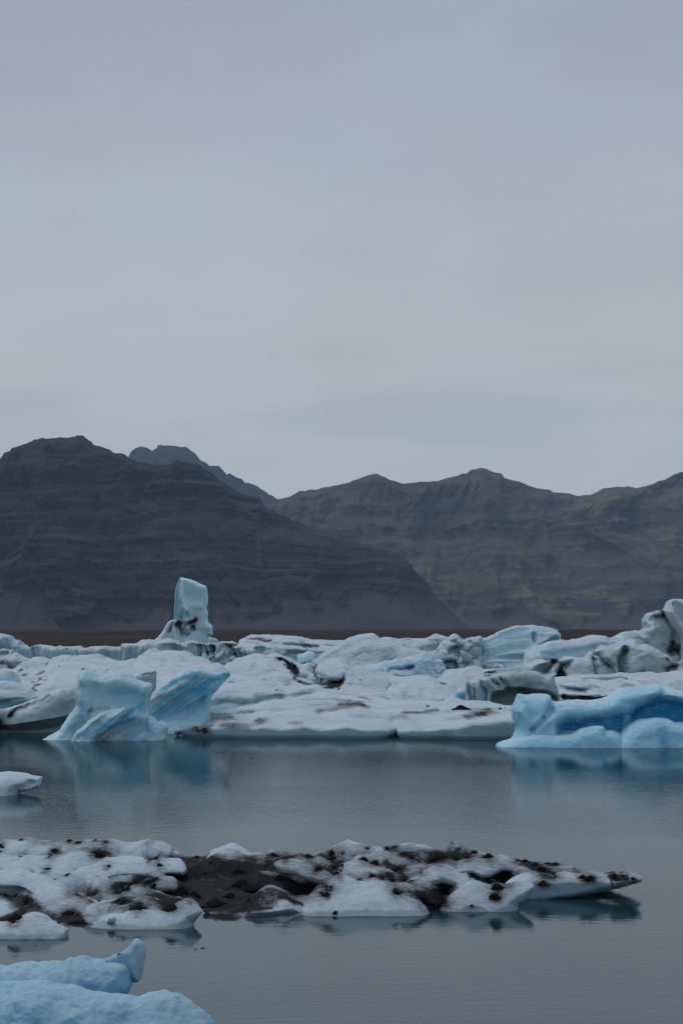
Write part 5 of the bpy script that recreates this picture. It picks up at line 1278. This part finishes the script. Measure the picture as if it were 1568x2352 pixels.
CONE_LIST = [(9, (10, 135), 60), (9, (12, 188), 35), (9, (188, 232), 40), (9, (628, 85), 85), (9, (700, 105), 60), (9, (860, 85), 50), (9, (945, 102), 40), (9, (490, 175), 80), (9, (850, 200), 70), (9, (900, 208), 130), (9, (435, 340), 90), (9, (975, 313), 45), (9, (600, 396), 40), (9, (1330, 450), 95), (9, (1410, 430), 60), (9, (1385, 490), 70), (9, (1085, 497), 90), (9, (1140, 520), 70), (9, (1060, 562), 36), (9, (795, 582), 44), (9, (845, 570), 50),
             (9, (1060, 628), 60), (9, (1110, 638), 70), (9, (1240, 690), 120), (9, (1540, 680), 130), (9, (610, 740), 120), (9, (700, 760), 60), (9, (655, 825), 60), (9, (720, 830), 80), (9, (235, 620), 90), (9, (150, 770), 130), (9, (1550, 560), 120), (9, (1340, 258), 40), (9, (1405, 250), 60), (9, (1430, 305), 60), (9, (130, 815), 44), (9, (190, 80), 44), (9, (520, 222), 26), (9, (460, 225), 30),
             (5, (140, 197), 50), (5, (228, 230), 40), (5, (616, 182), 58), (5, (692, 206), 45), (5, (836, 190), 66), (5, (190, 300), 56), (5, (400, 285), 66), (5, (655, 322), 60), (5, (470, 380), 170), (5, (420, 350), 90), (5, (735, 385), 130), (5, (800, 375), 170), (5, (260, 480), 120), (5, (470, 465), 34), (5, (60, 318), 60), (5, (120, 430), 80), (5, (350, 440), 80), (5, (30, 400), 70),
             (10, (400, 195), 80), (10, (410, 240), 75), (10, (680, 245), 90), (10, (780, 275), 90), (10, (890, 160), 70), (10, (960, 145), 50), (10, (1040, 205), 90), (10, (1110, 235), 60), (10, (1280, 272), 80), (10, (985, 335), 100), (10, (265, 335), 85), (10, (440, 375), 90), (10, (420, 325), 90), (10, (1340, 225), 130), (10, (1400, 235), 110), (10, (1500, 238), 100), (10, (345, 498), 44), (10, (390, 502), 44), (10, (350, 565), 60), (10, (315, 562), 36), (10, (640, 442), 40), (10, (960, 550), 80), (10, (1000, 560), 50),
             (10, (760, 405), 60), (10, (850, 425), 44), (10, (900, 400), 44), (10, (930, 438), 60), (10, (1340, 590), 190), (10, (1250, 610), 110), (10, (1390, 640), 130), (10, (1200, 590), 70), (10, (430, 728), 56), (10, (490, 218), 30), (10, (725, 165), 36), (10, (1465, 118), 22), (10, (1535, 175), 22), (10, (1000, 345), 80), (10, (1200, 382), 34), (10, (1050, 445), 70),
             (6, (490, 172), 80), (6, (540, 342), 70), (6, (525, 388), 66), (6, (590, 288), 84), (6, (555, 280), 50), (6, (790, 245), 76), (6, (750, 215), 50), (6, (650, 190), 40), (6, (690, 196), 50), (6, (860, 212), 50), (6, (820, 210), 40), (6, (1010, 283), 50), (6, (1050, 285), 44), (6, (1185, 275), 50), (6, (1288, 290), 30), (6, (395, 441), 22), (6, (790, 314), 50), (6, (970, 240), 16), (6, (410, 145), 46), (6, (370, 175), 44), (6, (850, 268), 40), (6, (1230, 278), 30)]
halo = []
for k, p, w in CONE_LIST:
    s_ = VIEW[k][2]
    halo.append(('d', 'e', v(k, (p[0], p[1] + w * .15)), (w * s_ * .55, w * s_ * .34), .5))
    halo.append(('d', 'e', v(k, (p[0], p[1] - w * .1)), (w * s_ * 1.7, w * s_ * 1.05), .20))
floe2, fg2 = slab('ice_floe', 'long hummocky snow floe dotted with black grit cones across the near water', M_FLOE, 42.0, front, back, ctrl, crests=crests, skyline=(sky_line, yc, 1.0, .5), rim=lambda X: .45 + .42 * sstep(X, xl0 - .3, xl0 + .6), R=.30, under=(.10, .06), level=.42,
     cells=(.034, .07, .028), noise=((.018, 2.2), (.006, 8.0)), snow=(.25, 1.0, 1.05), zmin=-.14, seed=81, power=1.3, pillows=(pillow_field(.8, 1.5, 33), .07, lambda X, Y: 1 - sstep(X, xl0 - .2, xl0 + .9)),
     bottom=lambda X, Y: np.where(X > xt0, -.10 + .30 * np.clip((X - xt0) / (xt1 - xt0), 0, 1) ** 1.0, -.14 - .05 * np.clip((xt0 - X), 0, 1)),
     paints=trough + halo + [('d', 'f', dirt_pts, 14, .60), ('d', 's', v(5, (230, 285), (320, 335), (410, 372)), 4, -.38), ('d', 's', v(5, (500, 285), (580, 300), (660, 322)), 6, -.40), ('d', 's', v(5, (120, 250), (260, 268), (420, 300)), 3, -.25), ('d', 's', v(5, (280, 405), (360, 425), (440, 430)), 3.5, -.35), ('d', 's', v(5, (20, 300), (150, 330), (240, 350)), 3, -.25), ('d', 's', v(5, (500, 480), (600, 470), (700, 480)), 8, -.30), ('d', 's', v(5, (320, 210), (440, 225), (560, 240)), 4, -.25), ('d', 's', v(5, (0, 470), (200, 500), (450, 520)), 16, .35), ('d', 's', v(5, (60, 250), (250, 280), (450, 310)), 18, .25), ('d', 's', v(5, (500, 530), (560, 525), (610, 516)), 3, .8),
                    ('d', 'f', v(9, (-60, 540), (60, 560), (180, 590), (320, 640), (400, 720), (560, 790), (560, 830), (420, 780), (300, 720), (180, 730), (60, 640), (-60, 600)), 9, .55), ('d', 'f', v(9, (-60, 800), (40, 770), (180, 720), (230, 740), (120, 800), (-60, 820)), 6, .7),
                    ('d', 'f', v(9, (520, 800), (600, 770), (700, 790), (780, 840), (720, 880), (620, 860)), 6, .62), ('d', 's', v(9, (760, 540), (850, 560), (900, 630)), 14, .30), ('d', 's', v(9, (430, 425), (520, 425), (600, 400)), 4, .5),
                    ('d', 's', v(5, (650, 450), (760, 490), (800, 500)), 3, .4), ('d', 's', v(10, (240, 220), (330, 250), (420, 300), (560, 350), (640, 360)), 5, .45), ('d', 's', v(10, (860, 290), (950, 350), (1060, 440)), 5, .4), ('d', 's', v(6, (390, 270), (470, 295), (560, 305)), 3, .5), ('d', 's', v(10, (0, 620), (130, 660)), 3, .35),
                    ('d', 's', v(6, (640, 190), (740, 230), (800, 250)), 6, .5), ('d', 's', v(10, (1080, 560), (1200, 600)), 7, .3), ('d', 's', v(6, (1150, 280), (1160, 330)), 2, .6), ('d', 'f', v(10, (1180, 570), (1280, 540), (1420, 540), (1440, 620), (1330, 680), (1240, 680)), 9, .5),
                    ('b', 's', v(6, (360, 275), (450, 312), (540, 322)), 7, .35), ('s', 's', v(6, (360, 280), (450, 315), (520, 322)), 7, -.5), ('b', 'e', v(9, (1180, 168)), (20, 6), .3)])
# rounded snow lobes lying on the floe, each a part with its own crest
LOBES = [
    (45.2, 2.2, v(9, (-160, 262), (-60, 250), (60, 240), (180, 235), (300, 238), (420, 235), (520, 222), (600, 225), (680, 200), (760, 200), (850, 225), (980, 256), (1050, 300))),
    (44.6, 2.0, v(9, (1280, 320), (1340, 290), (1440, 265), (1520, 255), (1600, 262), (1650, 300), (1680, 350))),
    (43.2, 2.4, v(9, (520, 480), (560, 450), (620, 415), (680, 370), (740, 338), (830, 318), (900, 290), (980, 255), (1070, 238), (1160, 238), (1250, 250), (1330, 280), (1400, 330), (1460, 395), (1490, 450))),
    (42.9, 1.8, v(9, (300, 370), (380, 362), (450, 358), (520, 322), (580, 316), (640, 345), (680, 390))),
    (42.3, 1.4, v(9, (1340, 500), (1380, 460), (1420, 425), (1470, 415), (1530, 425), (1580, 462), (1600, 510))),
    (41.4, 1.6, v(9, (1120, 560), (1160, 530), (1210, 505), (1270, 502), (1340, 525), (1420, 550), (1480, 585), (1600, 606), (1650, 640))),
    (41.0, 3.0, v(9, (-200, 375), (-60, 366), (0, 362), (100, 355), (210, 345), (300, 395), (420, 438), (520, 488), (620, 552), (720, 598), (820, 622), (890, 655), (930, 700))),
    (40.2, 1.8, v(9, (700, 800), (780, 735), (840, 690), (890, 652), (960, 632), (1040, 632), (1110, 652), (1180, 640), (1260, 620), (1350, 612), (1400, 616), (1440, 655), (1490, 705))),
    (38.9, 1.4, v(9, (780, 880), (840, 840), (900, 800), (1000, 748), (1100, 735), (1180, 715), (1250, 706), (1330, 720), (1420, 728), (1520, 700), (1600, 640), (1680, 605), (1740, 625), (1800, 700), (1812, 735), (1780, 780), (1730, 830))),
    (37.7, 1.4, v(9, (-200, 860), (-60, 835), (60, 825), (150, 790), (230, 755), (300, 740), (360, 745), (420, 780), (500, 830), (560, 858), (620, 890))),
    (46.2, 2.0, v(10, (520, 240), (580, 200), (640, 172), (720, 170), (790, 158), (850, 158), (920, 190), (1000, 235), (1090, 270), (1180, 292), (1230, 330))),
    (44.6, 2.0, v(10, (400, 380), (470, 320), (540, 285), (620, 275), (690, 295), (780, 325), (870, 350), (960, 390), (1050, 445))),
    (45.0, 1.8, v(10, (1020, 400), (1060, 340), (1130, 310), (1220, 310), (1330, 300), (1430, 270), (1530, 255), (1600, 262), (1650, 300))),
    (40.7, 2.2, v(10, (100, 790), (130, 690), (180, 610), (300, 520), (400, 430), (470, 400), (520, 398), (580, 430), (640, 452), (760, 455), (860, 452), (930, 520), (1000, 570), (1090, 592), (1170, 635), (1240, 690), (1270, 740))),
    (43.0, 1.6, v(10, (-120, 300), (-50, 272), (60, 260), (150, 288), (240, 330), (330, 370), (400, 415))),
    (42.4, 1.8, v(6, (-10, 360), (30, 322), (120, 265), (200, 225), (250, 218), (300, 240), (350, 275), (395, 312), (440, 360))),
    (44.0, 2.0, v(6, (270, 270), (310, 222), (360, 192), (410, 180), (450, 190), (500, 190), (540, 170), (575, 163), (620, 182), (680, 230), (730, 275))),
    (41.3, 1.1, v(6, (215, 475), (245, 430), (290, 382), (340, 345), (395, 312), (450, 320), (510, 335), (560, 335), (620, 320), (690, 313), (735, 328), (740, 348), (715, 385), (680, 425), (650, 450))),
    (43.4, .7, v(6, (590, 360), (620, 308), (680, 276), (740, 262), (800, 270), (850, 280), (920, 265), (980, 276), (1020, 300), (1040, 350))),
    (42.4, 1.5, v(5, (480, 470), (510, 425), (560, 392), (600, 380), (650, 395), (720, 430), (760, 470))),
    (46.6, 1.6, v(5, (195, 215), (225, 165), (290, 138), (345, 114), (385, 118), (470, 174), (520, 200))),
]
for i_, (dw_, ln_, pts_) in enumerate(LOBES):
    afloat = dw_ in (38.9, 37.7, 40.7, 41.3)             # these reach down to the water in front
    if afloat:
        lp_ = lump(pts_, .25, ln_, .42, .5, .30, n=4)
    else:
        # crescent pillow: the traced crest above, a lower edge that bows down and runs under the next lobe
        t_ = np.linspace(0, 1, len(pts_))
        drop = 30 + .05 * np.ptp(pts_[:, 0])
        low = pts_ + np.stack([0 * t_, 4 + drop * np.sin(np.pi * t_) ** .5], 1)
        end = .5 * (pts_[0] + pts_[-1]) * 0
        closed = np.vstack([dense(pts_, 4), dense(low, 3)[::-1]])
        lp_ = lump(closed, .12, ln_, .30, .55, .16, n=1, base=False)
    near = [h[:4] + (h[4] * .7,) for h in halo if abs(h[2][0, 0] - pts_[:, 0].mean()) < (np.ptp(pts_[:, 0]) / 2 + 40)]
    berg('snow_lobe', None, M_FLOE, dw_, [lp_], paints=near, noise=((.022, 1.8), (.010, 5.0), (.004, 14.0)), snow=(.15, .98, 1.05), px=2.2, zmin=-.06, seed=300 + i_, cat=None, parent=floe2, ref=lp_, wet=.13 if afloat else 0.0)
tongue = v(6, (560, 420), (590, 340), (640, 300), (700, 275), (760, 264), (820, 274), (860, 278), (920, 266), (980, 274), (1030, 262), (1100, 266), (1140, 277), (1200, 263), (1280, 266), (1322, 280), (1340, 297), (1310, 316), (1240, 333), (1160, 352), (1060, 375), (950, 402), (860, 415), (700, 430))
lp_ = lump(tongue, .38, .35, .42, .9, .13, n=3, base=False, feats=[('r', v(6, (1158, 290), (1160, 345)), 2.5, -.06)])
berg('ice_tongue', None, M_FLOE, 43.0, [lp_], noise=((.014, 2.5), (.005, 9.0)), snow=(.05, .75, 1.1), px=1.8, zmin=-.08, seed=340, cat=None, parent=floe2, ref=lp_,
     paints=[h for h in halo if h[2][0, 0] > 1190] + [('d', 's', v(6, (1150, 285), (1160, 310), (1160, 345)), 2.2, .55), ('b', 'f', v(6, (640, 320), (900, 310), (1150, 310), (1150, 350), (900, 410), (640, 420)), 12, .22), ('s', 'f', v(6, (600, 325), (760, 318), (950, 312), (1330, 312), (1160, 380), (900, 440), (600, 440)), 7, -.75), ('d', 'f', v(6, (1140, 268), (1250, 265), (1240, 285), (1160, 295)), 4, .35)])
bpy.context.view_layer.update()
DG = bpy.context.evaluated_depsgraph_get()


def first_ice(p):
    dx, dy_, dz = (float(a[0]) for a in rays(p))
    ok, loc, nrm, idx, ob, mw = scene.ray_cast(DG, Vector((0, 0, EYE)), Vector((dx, dy_, dz)).normalized(), distance=70.0)
    return loc if ok and ob.name.startswith(('snow_lobe', 'ice_slab', 'ice_tongue')) else None


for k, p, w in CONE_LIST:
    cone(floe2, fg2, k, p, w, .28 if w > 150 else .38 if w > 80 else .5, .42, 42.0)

# -- near blue bergs at the lower left
o = v(7, (-160, 900), (-150, 405), (-60, 398), (50, 405), (130, 395), (210, 389), (310, 397), (360, 416), (440, 432), (510, 432), (560, 448), (640, 468), (680, 470), (740, 478), (810, 478), (890, 492), (950, 520), (1000, 502), (1050, 478), (1130, 467), (1190, 485), (1240, 485), (1300, 520), (1360, 568), (1420, 610), (1462, 650), (1482, 690), (1510, 760), (1530, 900))
berg('iceberg', 'nearest rounded light blue berg in the lower left corner', M_NEAR, 28.0,
     [lump(o, .9, .75, .55, 1.0, .34, n=3, feats=[('r', v(7, (950, 520), (900, 600), (820, 690)), 30, -.10), ('r', v(7, (1130, 500), (1150, 600), (1200, 700)), 34, .08), ('r', v(7, (200, 420), (260, 560)), 40, .08), ('r', v(7, (930, 570), (960, 590)), 8, -.04), ('r', v(7, (500, 470), (420, 600)), 34, -.06)])],
     paints=[('d', 's', v(7, (-10, 585), (8, 575)), 5, .9), ('b', 'f', v(7, (100, 560), (700, 540), (900, 640), (600, 760), (100, 760)), 50, .16), ('d', 's', v(7, (806, 480), (822, 484)), 1.5, .9), ('d', 's', v(7, (845, 486), (872, 490)), 1.5, .8)], noise=((.035, 2.2), (.010, 7.0), (.003, 24.0)), snow=(.25, .85, .75), px=2.0, seed=83, zmin=-.2)
o = v(7, (-160, 640), (-150, 296), (-60, 290), (0, 282), (40, 288), (80, 273), (150, 270), (210, 264), (250, 272), (340, 266), (440, 262), (470, 245), (495, 231), (520, 240), (560, 226), (620, 232), (700, 240), (780, 245), (850, 250), (885, 262), (905, 300), (916, 350), (918, 420), (905, 470), (890, 520), (880, 640))
hn = v(7, (725, 245), (780, 214), (830, 192), (862, 184), (900, 150), (925, 114), (943, 95), (965, 95), (1000, 124), (1013, 150), (1016, 205), (1006, 280), (990, 350), (972, 394), (942, 402), (915, 396), (880, 340), (800, 300))
berg('iceberg', 'light blue berg with upturned horn behind the nearest berg', M_NEAR, 31.0,
     [lump(o, .55, .55, .5, .8, .3, n=3, feats=[('r', v(7, (860, 270), (900, 340), (905, 440)), 16, -.08), ('r', v(7, (600, 300), (500, 420)), 34, .06)]),
      lump(hn, .75, .12, .12, .16, .075, n=2, base=False, part='horn', noise=((.008, 6.0), (.003, 22.0)), feats=[('r', v(7, (950, 110), (960, 200), (945, 350)), 10, .05), ('r', v(7, (890, 170), (920, 150)), 6, -.04)])],
     paints=[('d', 's', v(7, (832, 202), (848, 192)), 3, 1.0), ('d', 's', v(7, (842, 218), (850, 216)), 2, .8), ('b', 'f', v(7, (250, 330), (880, 300), (910, 480), (500, 470)), 30, .22), ('s', 'f', v(7, (880, 180), (950, 80), (1040, 130), (1020, 320), (960, 410), (910, 300)), 8, .75), ('b', 's', v(7, (905, 280), (935, 390)), 6, .35)],
     noise=((.03, 2.4), (.009, 8.0), (.0025, 26.0)), snow=(.3, .9, .7), px=1.8, smooth_k=.05, seed=85, zmin=-.2)


# -- small bits of ice floating on the open water
def fragment(label, k, p, w, seed):
    q = on_level(v(k, p), 0.0)[0]
    D = q[1]
    r = w * VIEW[k][2] * D / FOC * .38
    rr = np.random.default_rng(seed)
    na, nr = 12, 5
    V = []
    for i in range(nr + 1):
        th = math.pi * i / nr
        for j in range(na):
            a = 2 * math.pi * j / na
            m = 1 + rr.normal(0, .14)
            V.append((q[0] + r * m * math.sin(th) * math.cos(a), q[1] + 1.6 * r * m * math.sin(th) * math.sin(a), .35 * r * m * math.cos(th) + .06 * r))
    Q = [(i * na + j, (i + 1) * na + j, (i + 1) * na + (j + 1) % na, i * na + (j + 1) % na) for i in range(nr) for j in range(na)]
    P = np.zeros((len(V), 4)); P[:, 3] = 1; P[:, 0] = .45
    ob = mesh_obj('ice_fragment', np.array(V), np.array(Q), M_FLOE, paint=P)
    return tag(ob, label, 'ice fragment', 'small ice fragments on the open water')


for i, (lab, k, p, w) in enumerate((('tiny dark ice fragment floating nearest the sculpted berg', 1, (786, 897), 12), ('tiny dark ice fragment just below the one nearest the sculpted berg', 1, (867, 940), 12),
        ('leftmost tiny ice fragment floating before the broad flat floe', 2, (32, 924), 22), ('tiny dark ice fragment between two others before the broad flat floe', 2, (202, 923), 12), ('largest thin ice sliver floating before the broad flat floe', 2, (265, 959), 38),
        ('lone ice speck in the middle of the open water', 0, (676, 1845), 7), ('left one of two dark slivers in front of the hummocky floe', 7, (1365, 170), 34), ('right one of two dark slivers in front of the hummocky floe', 7, (1412, 163), 44),
        ('small dark sliver of ice left of the upturned horn', 7, (245, 143), 30), ('tiny white ice chip floating left of the deep blue berg', 3, (352, 1097), 16))):
    fragment(lab, k, p, w, 200 + i)

# ------------------------------------------------------------------ haze
b = NB('moist_air')
pv = b.n('ShaderNodeVolumePrincipled')
pv.inputs['Color'].default_value = (.55, .76, 1.0, 1)
pv.inputs['Density'].default_value = 3.1e-5
pv.inputs['Anisotropy'].default_value = 0.0
b.l(pv.outputs[0], b.out.inputs['Volume'])
hx, hy0, hy1, hz0, hz1 = 9500, -400, 17000, -6, 1250
Vh = np.array([(x, y, z) for x in (-hx, hx) for y in (hy0, hy1) for z in (hz0, hz1)], float)
Qh = np.array([(0, 1, 3, 2), (4, 6, 7, 5), (0, 4, 5, 1), (2, 3, 7, 6), (0, 2, 6, 4), (1, 5, 7, 3)])
haze = mesh_obj('haze', Vh, Qh, b.m, smooth=False, origin=(0, 0, 0))
tag(haze, 'thin moist air that fades the far mountains', None, kind='stuff')
